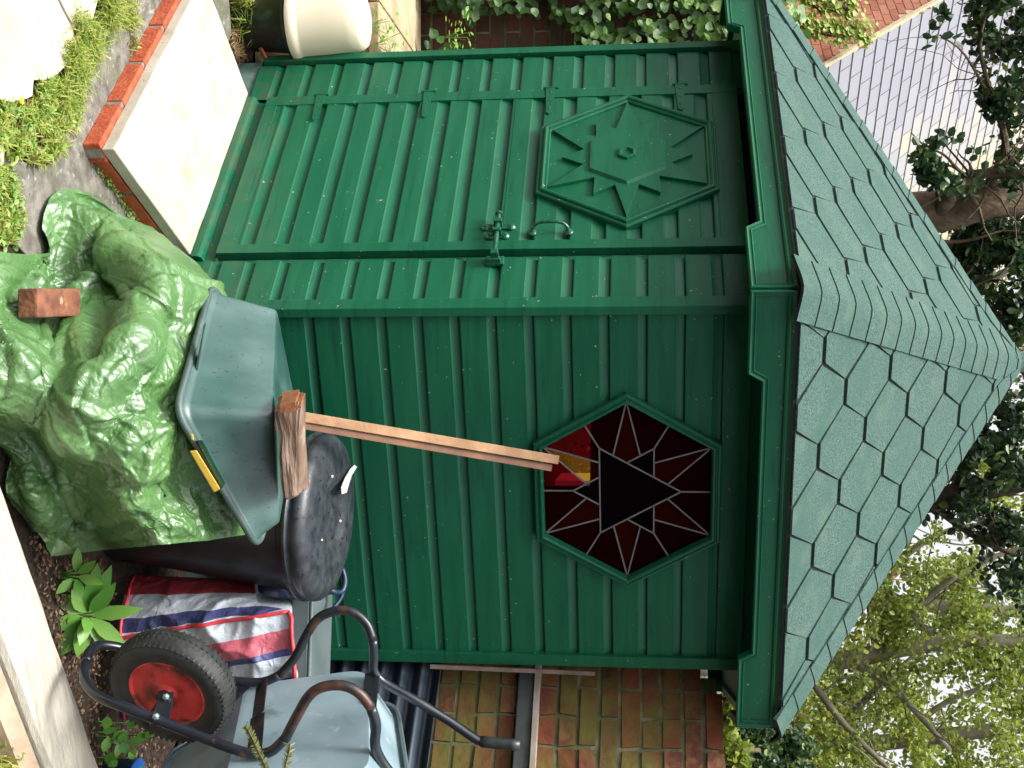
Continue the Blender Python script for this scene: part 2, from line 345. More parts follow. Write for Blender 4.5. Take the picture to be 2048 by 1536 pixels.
# corner posts: two boards meeting at each corner
for i in range(6):
    mb = MB(); c = CORN[i]; o = isect(FN[i-1], c, FN[i], c, .004); oi = isect(FN[i-1], c, FN[i], c, -.03)
    dN = (CORN[(i+1) % 6]-c).normalized(); dP = (CORN[i-1]-c).normalized()
    wn = .030 if i == 0 else .040; wp = .046
    poly = [o, o+dN*wn, o+dN*wn-FN[i]*.03, oi, o+dP*wp-FN[i-1]*.03, o+dP*wp]
    mb.prism([V3(x, .11) for x in poly], (0, 0, ZTOP-.11)); mb.build('corner_post', PAINT, SHED, bevel=.002)
# plinth
mb = MB(); q = ring(-.02); mb.prism([V3(x, -.02) for x in q], (0, 0, .12)); mb.build('plinth', PLINTH, SHED)
# door
DOOR = MB()
d0, d1, dz0, dz1 = .274, 1.184, .185, 2.06
LF.slab(DOOR, d0, .318, dz0, dz1, -.03, .006); LF.slab(DOOR, 1.130, d1, dz0, dz1, -.03, .006)
LF.slab(DOOR, .318, 1.130, dz0, .235, -.03, .005); LF.slab(DOOR, .318, 1.130, 1.962, dz1, -.03, .005)
door = DOOR.build('door', PAINT, SHED, bevel=.0015)
shiplap(LF, .318, 1.130, .235, 1.962, off=.001, zref=ZB-.0245, h=.044, dp=.014).build('door_boards', PAINT, door)
for z in (1.205, .262): mb = MB(); LF.slab(mb, .318, 1.130, z, z+.004, -.008, .0045); mb.build('joint_bead', PAINT, door)
# door stop behind the gap, sill
mb = MB(); LF.slab(mb, .235, .29, .10, ZTOP, -.06, -.031); LF.slab(mb, 1.17, 1.20, .10, ZTOP, -.06, -.031); mb.build('door_stop', PAINTD, SHED)
mb = MB()
pr = [(.0, .100), (.012, .100), (.012, .125), (.004, .137), (-.02, .142), (-.03, .172), (-.05, .172), (-.05, .10)]
mb.prism([LF.p(.255, z, o) for o, z in pr], tuple(LF.p(.93, 0)-LF.p(0, 0))); mb.build('door_sill', PAINT, SHED)
# hexagon ornament on the door
def hexpts(f, cs, cz, r, off, n=6, a0=0): return [f.p(cs+r*math.cos(a0+2*math.pi*k/n), cz+r*math.sin(a0+2*math.pi*k/n), off) for k in range(n)]
def hexframe(f, cs, cz, rings, name, m, parent, closed_back=True):
    """rings: list of (radius, off) giving the moulding's cross-section"""
    mb = MB(); n = len(rings)
    vs = []; fs = []
    for r, off in rings: vs += hexpts(f, cs, cz, r, off)
    for i in range(n-1):
        for k in range(6): fs.append((i*6+k, i*6+(k+1) % 6, (i+1)*6+(k+1) % 6, (i+1)*6+k))
    mb.add(vs, fs); return mb.build(name, m, parent, fix=False)
DC = (.7415, 1.640)
orn = MB(); orn.add(hexpts(LF, *DC, .345, .010)+hexpts(LF, *DC, .345, -.012), [tuple(range(6))]+[(k, (k+1) % 6, 6+(k+1) % 6, 6+k) for k in range(6)])
orn = orn.build('hexagon_panel', PAINT, door)
hexframe(LF, *DC, [(.378, -.01), (.378, .016), (.374, .020), (.369, .021), (.366, .018), (.362, .018), (.358, .027), (.351, .029), (.345, .026), (.343, .020), (.335, .020), (.331, .016), (.330, .009)], 'moulding', PAINT, orn)
def star(mb, f, cs, cz, o0, o1, shr=0):
    pts = []
    for k in range(12):
        a = math.pi/6*k; r = .326 if k % 2 == 0 else .238
        pts.append((cs+r*math.cos(a), cz+r*math.sin(a))); a += math.pi/12; pts.append((cs+.165*math.cos(a), cz+.165*math.sin(a)))
    n = len(pts); ct = [f.p(cs, cz, o1)]
    mb.add([f.p(s, z, o0) for s, z in pts]+[f.p(s, z, o1) for s, z in pts]+ct, [(i, (i+1) % n, n+(i+1) % n, n+i) for i in range(n)]+[(n+i, n+(i+1) % n, 2*n) for i in range(n)])
mb = MB(); star(mb, LF, *DC, .009, .024); mb.build('star_relief', PAINT, orn, bevel=.001)
mb = MB(); a = hexpts(LF, *DC, .164, .024); b = hexpts(LF, *DC, .154, .034); c = b
mb.add(a+b, [(k, (k+1) % 6, 6+(k+1) % 6, 6+k) for k in range(6)]+[tuple(range(6, 12))]); mb.build('centre_plate', PAINT, orn)
hexframe(LF, *DC, [(.038, .033), (.035, .043), (.026, .044), (.020, .034)], 'hexagon_boss', PAINT, orn)
# door handle
mb = MB(); zc0, zc1 = 1.312, 1.440
mb.tube([LF.p(.357, zc0, .006), LF.p(.362, zc0+.004, .024), LF.p(.366, zc0+.022, .040), LF.p(.368, (zc0+zc1)/2, .045), LF.p(.366, zc1-.022, .040), LF.p(.362, zc1-.004, .024), LF.p(.357, zc1, .006)], [.007, .006, .0055, .0058, .0055, .006, .007], 12, 5)
n3 = V3(LF.n, 0)
for z in (zc0, zc1): mb.lathe(LF.p(.357, z, .004), n3, [(.0, .008), (.009, .008), (.015, .005), (.019, .0)], 20)
mb.build('door_handle', BRASS, door, smooth=True)
# bolt
bolt = empty('bolt', (0, 0, 0)); bolt.parent = door
mb = MB(); bz = 1.192
mb.tube([LF.p(.425, bz, .030), LF.p(.225, bz, .030)], .0085, 14, 1)
mb.tube([LF.p(.425, bz, .030), LF.p(.432, bz, .030)], .013, 14, 1)
mb.build('bolt_bar', BRASS, bolt, smooth=False)
for sc_, w2 in ((.385, .045), (.34, .026)):
    mb = MB(); LF.slab(mb, sc_-.012, sc_+.012, bz-w2, bz+w2, .005, .012)
    mb.lathe(LF.p(sc_, bz-w2, .005), n3, [(0, .012), (.010, .010), (.016, .004), (.017, 0)], 16); mb.lathe(LF.p(sc_, bz+w2, .005), n3, [(0, .012), (.010, .010), (.016, .004), (.017, 0)], 16)
    LF.slab(mb, sc_-.007, sc_+.007, bz-.015, bz+.015, .012, .044); mb.build('bolt_bracket', BRASS, bolt, bevel=.002)
mb = MB(); LF.slab(mb, .205, .245, bz-.032, bz+.030, -.010, .003); LF.slab(mb, .207, .217, bz-.026, bz+.020, .003, .022); LF.slab(mb, .218, .24, bz-.013, bz+.013, .003, .042)
mb.build('bolt_keeper', BRASS, SHED, bevel=.002)
# strap hinges
for z in (.408, .848, 1.338, 1.843):
    mb = MB()
    mb.prism([LF.p(1.186, z-.019, .006), LF.p(1.186, z+.019, .006), LF.p(1.03, z+.010, .006), LF.p(1.022, z, .006), LF.p(1.03, z-.010, .006)], tuple(n3*.004))
    mb.tube([LF.p(1.189, z-.03, .008), LF.p(1.189, z+.03, .008)], .0055, 10, 1)
    for sx in (1.16, 1.11, 1.06): mb.lathe(LF.p(sx, z, .010), n3, [(0, .002), (.005, .0012), (.006, 0)], 10)
    mb.build('hinge', PAINT, door)
# stained glass window
win = empty('star_window', (0, 0, 0)); win.parent = SHED
hexframe(RF, *WIN, [(.370, -.02), (.370, .010), (.366, .015), (.359, .016), (.356, .012), (.351, .012), (.346, .021), (.340, .022), (.336, .017), (.334, .004), (.332, -.030)], 'window_frame', PAINT, win)
S3 = math.sqrt(3)
def wp(x, z, off=-.012): return RF.p(WIN[0]+x, WIN[1]+z, off)
def pol(r, deg): return Vector((r*math.cos(R_(deg)), r*math.sin(R_(deg))))
RS = .187; RN = RS/S3; RW = .334
pane = MB(); lead = MB()
def came(a, b, w=.0025):
    a, b = Vector(a), Vector(b); d = (b-a).normalized(); n = Vector((-d.y, d.x))*w
    lead.prism([wp(*(a-n), -.010), wp(*(b-n), -.010), wp(*(b+n), -.010), wp(*(a+n), -.010)], (0, -.0035, 0))
T1 = [pol(RS, 90), pol(RS, 210), pol(RS, 330)]
panes = {'red_pane': MB(), 'amber_pane': MB(), 'dark_pane': MB()}
def pane_(k, pts): panes[k].add([wp(*q) for q in pts], [tuple(range(len(pts)))])
pane_('dark_pane', T1)
for i in range(3): came(T1[i], T1[(i+1) % 3])
for a in (30, 150, 270):
    tip = pol(RS, a); l, r = pol(RN, a+30), pol(RN, a-30); pane_('dark_pane', [tip, l, r]); came(tip, l); came(tip, r)
for a in range(0, 360, 60):
    vtx = pol(RW, a); nn_ = pol(RN, a); m1 = (pol(RS, a+30)+nn_)/2; m2 = (pol(RS, a-30)+nn_)/2
    pane_('amber_pane', [vtx, m1, nn_, m2]); came(vtx, m1); came(vtx, m2)
    tip = pol(RS, a+30); mid = pol(RW*S3/2, a+30); came(tip, mid); m3 = (pol(RS, a+30)+pol(RN, a+60))/2; v2 = pol(RW, a+60)
    pane_('red_pane', [vtx, mid, tip, m1]); pane_('red_pane', [mid, v2, m3, tip])
for k, m in (('red_pane', RGL), ('amber_pane', AGL), ('dark_pane', BGL)): panes[k].build(k, m, win, fix=False)
lead.build('leading', LEAD, win)
# fascia with stepped lower edge and beads
FO = .181; rf = ring(FO); zt, zl, zm = 2.165, 2.021, 2.066
for i in range(6):
    a, b = rf[i], rf[(i+1) % 6]; L_ = (b-a).length; f = Face(a, (b-a).normalized(), FN[i])
    path = [(0, zt), (0, zl), (.272, zl), (.298, zm), (L_-.298, zm), (L_-.272, zl), (L_, zl), (L_, zt)]
    mb = MB(); mb.prism([f.p(s, z, -.020) for s, z in path], tuple(V3(f.n, 0)*.020))
    fa = mb.build('fascia_board', PAINT, SHED)
    def inset(path, w):
        out = []
        for k in range(len(path)):
            p0 = Vector(path[max(k-1, 0)]); p1 = Vector(path[k]); p2 = Vector(path[min(k+1, len(path)-1)])
            n1 = (p1-p0); n2 = (p2-p1)
            if n1.length < 1e-9: n1 = n2
            if n2.length < 1e-9: n2 = n1
            n1 = Vector((-n1.y, n1.x)).normalized(); n2 = Vector((-n2.y, n2.x)).normalized(); m_ = (n1+n2); m_ = m_/m_.length_squared*2
            out.append(tuple(p1+m_*w))
        return out
    mb = MB(); prof = [(0, 0), (0, .009), (.004, .012), (.009, .009), (.011, .005), (.015, .005), (.018, .008), (.021, .004), (.022, 0)]
    rows = [[f.p(s, z, o) for s, z in inset(path, w_)] for w_, o in prof]; n = len(path)
    mb.add([v for r in rows for v in r], [(j*n+k, j*n+k+1, (j+1)*n+k+1, (j+1)*n+k) for j in range(len(prof)-1) for k in range(n-1)])
    mb.build('bead', PAINT, fa, fix=False)
    mb = MB(); cr = [(zt-.030, 0), (zt-.028, .008), (zt-.022, .011), (zt-.016, .009), (zt-.010, .014), (zt-.004, .018), (zt+.001, .018), (zt+.001, 0)]
    mb.prism([f.p(0, z, o) for z, o in cr], tuple(f.p(L_, 0)-f.p(0, 0))); mb.build('crown_bead', PAINT, fa)
mb = MB(); q0 = ring(-.02); q1 = ring(FO-.01)
for i in range(6):
    j = (i+1) % 6; mb.add([V3(q0[i], 2.088), V3(q0[j], 2.088), V3(q1[j], 2.088), V3(q1[i], 2.088)], [(0, 1, 2, 3)])
mb.build('soffit', PAINTD, SHED, fix=False)
# roof
EO = .204; re_ = ring(EO); ZE = 2.172; APEX = Vector((CEN.x, CEN.y, 3.325))
roof = MB()
roof.add([V3(x, ZE) for x in re_]+[APEX]+[V3(x, ZE-.012) for x in re_], [(i, (i+1) % 6, 6) for i in range(6)]+[(i, (i+1) % 6, 7+(i+1) % 6, 7+i) for i in range(6)]+[tuple(range(7, 13))])
roof = roof.build('roof', BITUMEN, SHED)
def clip(poly, a, b, c):
    """keep the part of 2-D poly where a*x+b*y+c >= 0"""
    out = []
    for i in range(len(poly)):
        p, q = poly[i], poly[(i+1) % len(poly)]; dp = a*p[0]+b*p[1]+c; dq = a*q[0]+b*q[1]+c
        if dp >= 0: out.append(p)
        if dp*dq < 0: t = dp/(dp-dq); out.append((p[0]+(q[0]-p[0])*t, p[1]+(q[1]-p[1])*t))
    return out
for i in range(6):
    A_, B_ = V3(re_[i], ZE), V3(re_[(i+1) % 6], ZE); ea = (B_-A_).normalized(); nn_ = ea.cross(APEX-A_).normalized(); eb = nn_.cross(ea); L_ = (B_-A_).length
    ax, ay = (APEX-A_).dot(ea), (APEX-A_).dot(eb)
    mb = MB(); rp, hw = .152, .045; a0 = .2395 if i == 0 else (.13 if i == 5 else .2)
    for row in range(-2, 13):
        for col_ in range(-3, 12):
            ca = a0+.183*(row % 2)+.366*col_; cb = .135+rp*row
            j_ = random.uniform(-.002, .002)
            hx = [(ca-hw+.001, cb+.014), (ca+hw-.001, cb+.014), (ca+.138-.0026, cb+rp), (ca+hw-.002, cb+2*rp+.002), (ca-hw+.002, cb+2*rp+.002), (ca-.138+.0026, cb+rp)]
            hx = [(x+j_, y) for x, y in hx]
            base = cb
            hx = clip(hx, 0, 1, .004)
            if len(hx) > 2: hx = clip(hx, ay, -ax, 0)
            if len(hx) > 2: hx = clip(hx, -ay, -(L_-ax), ay*L_)
            if len(hx) < 3: continue
            def P3(x, y, lift): return A_+ea*x+eb*y+nn_*lift
            top = [P3(x, y, .0095-.0072*max(0, min(1, (y-base)/(2*rp)))) for x, y in hx]; bot = [P3(x, y, .0006) for x, y in hx]; n = len(hx)
            mb.add(top+bot, [tuple(range(n))]+[(k, (k+1) % n, n+(k+1) % n, n+k) for k in range(n)])
    s = mb.build('shingles', FELT, roof)
# hip caps: overlapping folded strips
for i in range(6):
    E0 = V3(re_[i], ZE)+Vector((0, 0, .004)); hv = (APEX-E0); HL = hv.length; h = hv.normalized()
    nA = (V3(re_[i], ZE)-V3(re_[i-1], ZE)).cross(APEX-V3(re_[i-1], ZE)).normalized()
    nB = (V3(re_[(i+1) % 6], ZE)-V3(re_[i], ZE)).cross(APEX-V3(re_[i], ZE)).normalized()
    sA = nA.cross(h).normalized(); sB = h.cross(nB).normalized()
    if sA.dot(V3(re_[i-1], ZE)-E0) < 0: sA = -sA
    if sB.dot(V3(re_[(i+1) % 6], ZE)-E0) < 0: sB = -sB
    nH = (nA+nB).normalized()
    mb = MB(); lips = set(); step = .118; k = 0; pos = -.012; W_ = .105
    while pos < HL-.02:
        e = min(pos+step+.05, HL); rows = []
        for sx, lift in ((pos-.001, -.002), (pos, .0075), (pos+.05, .006), (e, .002)):
            wv = W_*(1 if HL-sx > .25 else max(.25, (HL-sx)/.25)); r = []
            for q in [-1, -.8, -.6, -.42, -.3, -.2, -.1, 0, .1, .2, .3, .42, .6, .8, 1]:
                sd_ = sA if q < 0 else sB; nd = nA if q < 0 else nB
                d = abs(q)*wv; rd = .040
                flat = E0+h*sx+sd_*d+nd*(lift+.006)
                if d < rd:      # rounded crest
                    t = d/rd; pa = E0+h*sx+sd_*rd+nd*(lift+.006); cr = E0+h*sx+nH*(lift+.006-.009)
                    flat = cr*(1-t)+pa*t+nH*(.0045*(1-t*t))
                r.append(flat)
            rows.append(r)
        n = 15; lips.update(range(len(mb.f), len(mb.f)+n-1)); mb.add([v for r in rows for v in r], [(j*n+m_, j*n+m_+1, (j+1)*n+m_+1, (j+1)*n+m_) for j in range(3) for m_ in range(n-1)])
        # skirt so the cap has an edge
        for side in (0, n-1):
            for j in range(1, 3):
                v0, v1 = rows[j][side], rows[j+1][side]; nd = nA if side == 0 else nB
                mb.add([v0, v1, v1-nd*(.008 if j < 2 else .005), v0-nd*.014], [(0, 1, 2, 3)])
        pos += step
    hc = mb.build('hip_cap', FELT, roof, fix=False); hc.data.materials.append(BITUMEN)
    for pl_ in hc.data.polygons:
        if pl_.index in lips: pl_.material_index = 1
mb = MB(); mb.lathe(APEX+Vector((0, 0, -.055)), (0, 0, 1), [(.085, -.008), (.08, 0), (.05, .03), (.035, .07), (.03, .10), (.0, .11)], 12); mb.build('finial', LEAD if 0 else FELT, roof)

# ------------------------------------------------------------ ground and paving
def ground():
    mb = MB(); n = 60; S = 60
    # finer near the camera
    xs = sorted(set([-S, -30, -15, -8, -5, -4]+[round(-3+i*.08, 3) for i in range(88)]+[5, 6, 8, 15, 30, S]))
    ys = sorted(set([-S, -30, -15, -8, -5, -4]+[round(-3+i*.08, 3) for i in range(75)]+[4, 5, 8, 15, 30, S, 90]))
    for y in ys:
        for x in xs:
            mb.v.append((x, y, -.012+.012*noise.noise(Vector((x*4, y*4, 0)))+.006*noise.noise(Vector((x*13, y*13, 3)))))
    W = len(xs)
    for j in range(len(ys)-1):
        for i in range(W-1): mb.f.append((j*W+i, j*W+i+1, (j+1)*W+i+1, (j+1)*W+i))
    tag(mb.build('ground', SOIL, smooth=True), kind='structure')
ground()
def gpoly(pts, z): return [atz(x, y, z) for x, y in pts]
def rough_slab(name, pts, z0, z1, m, label=None, cat=None, group=None, kind=None, parent=None, jit=.006, bevel=.004):
    """a flag with slightly wavering edges, outline given on its top"""
    P = gpoly(pts, z1); Q = []
    for i in range(len(P)):
        a, b = P[i], P[(i+1) % len(P)]; n = max(1, int((b-a).length/.03))
        for k in range(n):
            q = a.lerp(b, k/n); j = noise.noise_vector(q*16)*jit; Q.append((q.x+j.x, q.y+j.y, z0))
    mb = MB(); mb.prism(Q, (0, 0, z1-z0)); o = mb.build(name, m, parent, bevel=bevel); return tag(o, label, cat, group, kind)
rough_slab('path', [(250, -260), (345, -260), (345, 0), (300, 80), (272, 128), (240, 215), (215, 300), (255, 400), (300, 470), (200, 560), (60, 520), (20, 470), (-60, 450), (-90, 300), (95, 330), (120, 285), (148, 235), (165, 165), (198, 100), (215, 40), (240, 0)], -.02, .004, CONC, kind='structure')
rough_slab('paving_slab', [(-90, -120), (98, -120), (116, 0), (148, 62), (150, 90), (140, 128), (116, 148), (100, 160), (68, 158), (66, 195), (28, 208), (-20, 192), (-90, 230)], -.02, .018, SANDST, 'large cream sandstone flag with chipped edges, foreground left', 'paving slab', 'sandstone flags by the door step')
rough_slab('paving_slab', [(104, -120), (190, -120), (200, -10), (190, 30), (182, 55), (160, 72), (152, 62), (121, 0)], -.02, .016, SANDST, 'small cream sandstone flag beyond the crack from the big flag', 'paving slab', 'sandstone flags by the door step')
rough_slab('paving_slab', [(430, -200), (452, -200), (458, 0), (464, 70), (455, 90), (440, 40), (428, 0)], -.02, .03, CONC, 'narrow grey stone strip between cream door step and grass clump', 'paving slab')
rough_slab('paving_slab', [(-60, 262), (-10, 268), (12, 290), (8, 330), (-60, 350)], -.02, .016, SANDST, 'pale flag corner at the picture edge under weeds', 'paving slab')
# door step
P1, P2, P3, P4 = Vector((-.585, -.256, .1)), Vector((-1.07, .70, .1)), Vector((-.612, 1.040, .1)), Vector((-.140, .218, .1))
STEP = empty('door_step', ((P1+P3)/2-Vector((0, 0, .1))), 'bleached cream stone door step on a course of red bricks', 'door step')
def wobbly(P, n=14, j=.003):
    Q = []
    for i in range(len(P)):
        for k in range(n):
            q = P[i].lerp(P[(i+1) % len(P)], k/n); v = noise.noise_vector(q*11)*j; Q.append(q+Vector((v.x, v.y, 0)))
    return Q
mb = MB(); mb.prism([q-Vector((0, 0, .042)) for q in wobbly([P1, P2, P3, P4])], (0, 0, .042)); mb.build('slab', SANDST, STEP, bevel=.004)
mb = MB(); c_ = (P1+P3)/2; mb.prism([(c_+(q-c_)*.985)*1+Vector((0, 0, -.12)) for q in (P1, P2, P3, P4)], (0, 0, .072)); mb.build('bedding', MORTAR, STEP)
def brick(mb, o, d, n, L=.215, w=.065, h=.062):
    ps = []
    for z in (0, h):
        for a, b in ((0, 0), (L, 0), (L, w), (0, w)):
            q = Vector(o)+d*a+n*b; j = noise.noise_vector(q*30)*.003; ps.append(q+Vector((j.x, j.y, z)))
    mb.hexa(ps)
d = (P2-P1).normalized(); n = Vector((d.y, -d.x, 0)); n = n if n.dot(P1-P3) > 0 else -n
for k in range(5):
    mb = MB(); brick(mb, P1+d*(.006+k*.232)-n*.052-Vector((0, 0, .098)), d, n, w=.070, h=.056); mb.build('brick', BRICKR, STEP, bevel=.004)
mb = MB(); mb.prism([P1+d*.008+n*.014-Vector((0, 0, .1)), P1+d*1.16+n*.014-Vector((0, 0, .1)), P1+d*1.16-n*.03-Vector((0, 0, .1)), P1-n*.03-Vector((0, 0, .1))], (0, 0, .054)); mb.build('mortar_bed', MORTAR, STEP)
d = (P4-P1).normalized(); n = Vector((-d.y, d.x, 0)); n = n if n.dot(P1-P3) > 0 else -n
for k in range(3):
    mb = MB(); brick(mb, P1+d*(.02+k*.235)-n*.07-Vector((0, 0, .1)), d, n, w=.070, h=.052); mb.build('brick', BRICKR, STEP, bevel=.004)
# ------------------------------------------------------------ grass, weeds, debris
def inpoly(x, y, P):
    c = False
    for i in range(len(P)):
        x1, y1 = P[i]; x2, y2 = P[i-1]
        if (y1 > y) != (y2 > y) and x < (x2-x1)*(y-y1)/(y2-y1)+x1: c = not c
    return c
def scatter(poly, n, z=0, clump=0):
    xs = [p[0] for p in poly]; ys = [p[1] for p in poly]; out = []
    while len(out) < n:
        x = random.uniform(min(xs), max(xs)); y = random.uniform(min(ys), max(ys))
        if inpoly(x, y, poly) and (not clump or noise.noise(Vector((x*.035, y*.035, 2)))+.6*noise.noise(Vector((x*.09, y*.09, 5))) > clump-random.random()*.35): out.append(atz(x, y, z))
    return out
def blades(mb, pts, lo, hi, w=.0022, lean=.8):
    for p in pts:
        L = random.uniform(lo, hi); a = random.uniform(0, 6.283); ln = random.uniform(.2, lean); dr = Vector((math.cos(a), math.sin(a), 0)); sd_ = Vector((-dr.y, dr.x, 0))*w*random.uniform(.6, 1.5)
        v = random.random(); q = [p-sd_, p+sd_]
        m1 = p+dr*L*ln*.35+Vector((0, 0, L*.55)); m2 = p+dr*L*ln+Vector((0, 0, L*(1-.45*ln)))
        mb.add([p-sd_, p+sd_, m1+sd_*.8, m1-sd_*.8, m2], [(0, 1, 2, 3), (3, 2, 4)], v)
def leaf(mb, base, dr, nrm, L, W, v, curl=.25, tip=.35, fold=.15):
    """ovate leaf from base along dr"""
    sd_ = dr.cross(nrm).normalized()
    rows = []
    for t, wf in ((0, .08), (.18, .62), (.4, 1), (.65, .86), (.85, .45), (1, .03)):
        c = base+dr*L*t-nrm*(curl*L*t*t); rows.append((c-sd_*W*.5*wf+nrm*fold*W*wf*.5, c, c+sd_*W*.5*wf+nrm*fold*W*wf*.5))
    vs = [q for r in rows for q in r]; mb.add(vs, [(3*i+k, 3*i+k+1, 3*i+4+k, 3*i+3+k) for i in range(5) for k in range(2)], v)
def smallleaf(mb, c, L, W, v, up=.6):
    a = random.uniform(0, 6.283); dr = Vector((math.cos(a), math.sin(a), random.uniform(-.2, .5))).normalized()
    n = Vector((random.gauss(0, .5), random.gauss(0, .5), up+random.random())).normalized(); n = (n-dr*n.dot(dr)).normalized(); sd_ = dr.cross(n)
    mb.add([c, c+dr*L*.35+sd_*W*.5, c+dr*L*.8+sd_*W*.36, c+dr*L, c+dr*L*.8-sd_*W*.36, c+dr*L*.35-sd_*W*.5, c+dr*L*.5-n*W*.12], [(0, 1, 6), (1, 2, 6), (2, 3, 6), (3, 4, 6), (4, 5, 6), (5, 0, 6)], v)
GRM = leafmat('grass_blades', [(.16, .26, .03), (.26, .38, .05), (.42, .46, .08), (.50, .46, .16), (.20, .34, .07)], .5, .4)
WEEDM = leafmat('weed_leaves', [(.14, .30, .05), (.22, .42, .08), (.32, .50, .14), (.40, .50, .10)], .45, .35)
tuftA = [(225, -40), (260, -40), (262, 60), (270, 125), (258, 115), (235, 40), (215, 45), (195, 100), (165, 155), (150, 225), (125, 280), (95, 320), (45, 330), (-30, 300), (-30, 205), (20, 215), (60, 200), (70, 165), (105, 165), (135, 140), (150, 95), (175, 65), (190, 40), (200, -20)]
g = MB(); blades(g, scatter(tuftA, 900, clump=.05), .01, .04, .002, 1.6); tag(g.build('dry_grass', leafmat('dead_grass', [(.20, .13, .06), (.34, .26, .12), (.14, .08, .04)], .7, .1), fix=False), 'brown dead grass stalks among the green joint grass', 'dry grass', kind='stuff')
g = MB(); blades(g, scatter(tuftA, 3600, clump=.16), .016, .060, .0026, 1.1); 
blades(g, scatter([(-60, 325), (10, 330), (30, 400), (38, 450), (15, 490), (-60, 480)], 1500), .015, .05, .002)
for cx, cy in ((205, 30), (170, 90), (140, 150), (130, 110), (210, 10), (110, 190), (150, 60)):
    o = atz(cx, cy, 0); blades(g, [o+Vector((random.gauss(0, .024), random.gauss(0, .024), 0)) for _ in range(240)], .03, .085, .0020, 1.3)
tag(g.build('grass', GRM, fix=False), 'short mixed grass filling the joints between the flags', 'grass', kind='stuff')
g = MB()
for p in scatter(tuftA[6:20], 800, clump=.1)+scatter([(-60, 325), (10, 330), (32, 400), (40, 450), (10, 495), (-60, 480)], 400): smallleaf(g, p+Vector((0, 0, random.uniform(.004, .03))), random.uniform(.010, .026), random.uniform(.007, .014), random.random())
tag(g.build('ground_cover', WEEDM, fix=False), 'small-leaved weeds creeping over the flag joints', 'weeds', kind='stuff')
g = MB()
sp = scatter([(180, 290), (205, 285), (240, 330), (262, 395), (275, 440), (255, 440), (225, 390), (195, 350), (175, 315)], 700)
for p in sp: smallleaf(g, p+Vector((0, 0, random.uniform(.0, .02))), random.uniform(.006, .014), random.uniform(.005, .010), random.random())
blades(g, sp[:240], .01, .03, .0014)
tag(g.build('moss_clump', WEEDM, fix=False), 'low mossy weeds in the gap below the near corner of the door step', 'weeds', kind='stuff')
g = MB(); sp = scatter([(458, -60), (486, -60), (486, 30), (478, 66), (462, 66)], 460)
blades(g, sp, .06, .17, .0024, 1.3); tag(g.build('grass_clump', GRM, fix=False), 'long grass clump beside the black pot and cream door step', 'grass clump')
g = MB(); STRAW = leafmat('straw', [(.30, .19, .08), (.42, .30, .15), (.22, .12, .06)], .7, .1)
blades(g, scatter([(455, 60), (478, 62), (488, 85), (486, 110), (470, 118), (460, 100)], 420), .02, .06, .002, 1.6); tag(g.build('dry_grass', STRAW, fix=False), 'withered straw against the left corner of the shed', 'dry grass', kind='stuff')
g = MB()
for x, y in ((192, 245), (206, 258), (150, 270), (165, 315), (60, 230), (90, 255), (175, 165), (178, 180), (30, 205), (240, 110), (225, 375), (250, 405)):
    o = atz(x, y, .012); a = random.uniform(0, 6.28); L = random.uniform(.01, .022); g.tube([o, o+Vector((math.cos(a)*L, math.sin(a)*L, .003))], .0015, 6, 1)
tag(g.build('twig_debris', mat('dead_stalks', (.12, .05, .03), .8, (.22, .10, .06), 60)), 'scattered brown twigs and dead stalks on the flags', 'twigs', kind='stuff')
# dandelion
DND = empty('dandelion', atz(40, 202, .03), 'single yellow dandelion flower at the edge of the cream flag', 'dandelion')
mb = MB(); o = atz(40, 202, .03)
for k in range(26): 
    a = k*2.4; L = .012*(.5+.5*(k/26)); mb.add([o+Vector((0, 0, .003)), o+Vector((math.cos(a-.25)*L, math.sin(a-.25)*L, .004+.005*(1-k/26))), o+Vector((math.cos(a+.25)*L, math.sin(a+.25)*L, .004+.005*(1-k/26)))], [(0, 1, 2)])
mb.build('flower', mat('dandelion_yellow', (.85, .62, .02), .6), DND, fix=False); mb = MB(); mb.tube([o-Vector((0, 0, .03)), o+Vector((0, 0, .004))], .0015, 6, 1); mb.build('stalk', WEEDM, DND)
# ------------------------------------------------------------ timber edging bottom left
TIM = empty('timber_sleeper', atz(60, 1250, 0), 'long bleached timber edging board lying across the lower left corner', 'timber')
zt_ = .11
A, B = atz(0, 945, zt_), atz(205, 1536, zt_); dd = (B-A); A = A-dd*.35; B = B+dd*.5
C_, D_ = atz(0, 1265, zt_), atz(108, 1536, zt_)
nrm = Vector((dd.y, -dd.x, 0)).normalized(); wd = abs((C_-A).dot(nrm)); sg = 1 if (C_-A).dot(nrm) > 0 else -1
mb = MB(); prf = [(0, 0), (.0, .085), (.010, .104), (.03, .11), (wd-.03, .112), (wd-.008, .106), (wd, .09), (wd, -.02), (0, -.02)]
N_ = 40; vs = []
for i in range(N_+1):
    q = A.lerp(B, i/N_)
    for w_, z in prf:
        j = noise.noise(Vector((i*.35, w_*20, z*10)))*.004; vs.append((q.x+nrm.x*sg*w_, q.y+nrm.y*sg*w_, z+j))
n = len(prf); mb.add(vs, [(i*n+k, i*n+(k+1) % n, (i+1)*n+(k+1) % n, (i+1)*n+k) for i in range(N_) for k in range(n)]+[tuple(range(n)), tuple(N_*n+k for k in range(n))])
WTL = mat('bleached_board', (.40, .37, .30), .75, (.52, .49, .42), 5, 9, bump=.35, bscale=20, stretch=(2, 20, 10), mott=[((.27, .21, .16), 3, .58, .8)])
mb.build('board', WTL, TIM, smooth=False)
mb = MB(); dn = nrm*sg
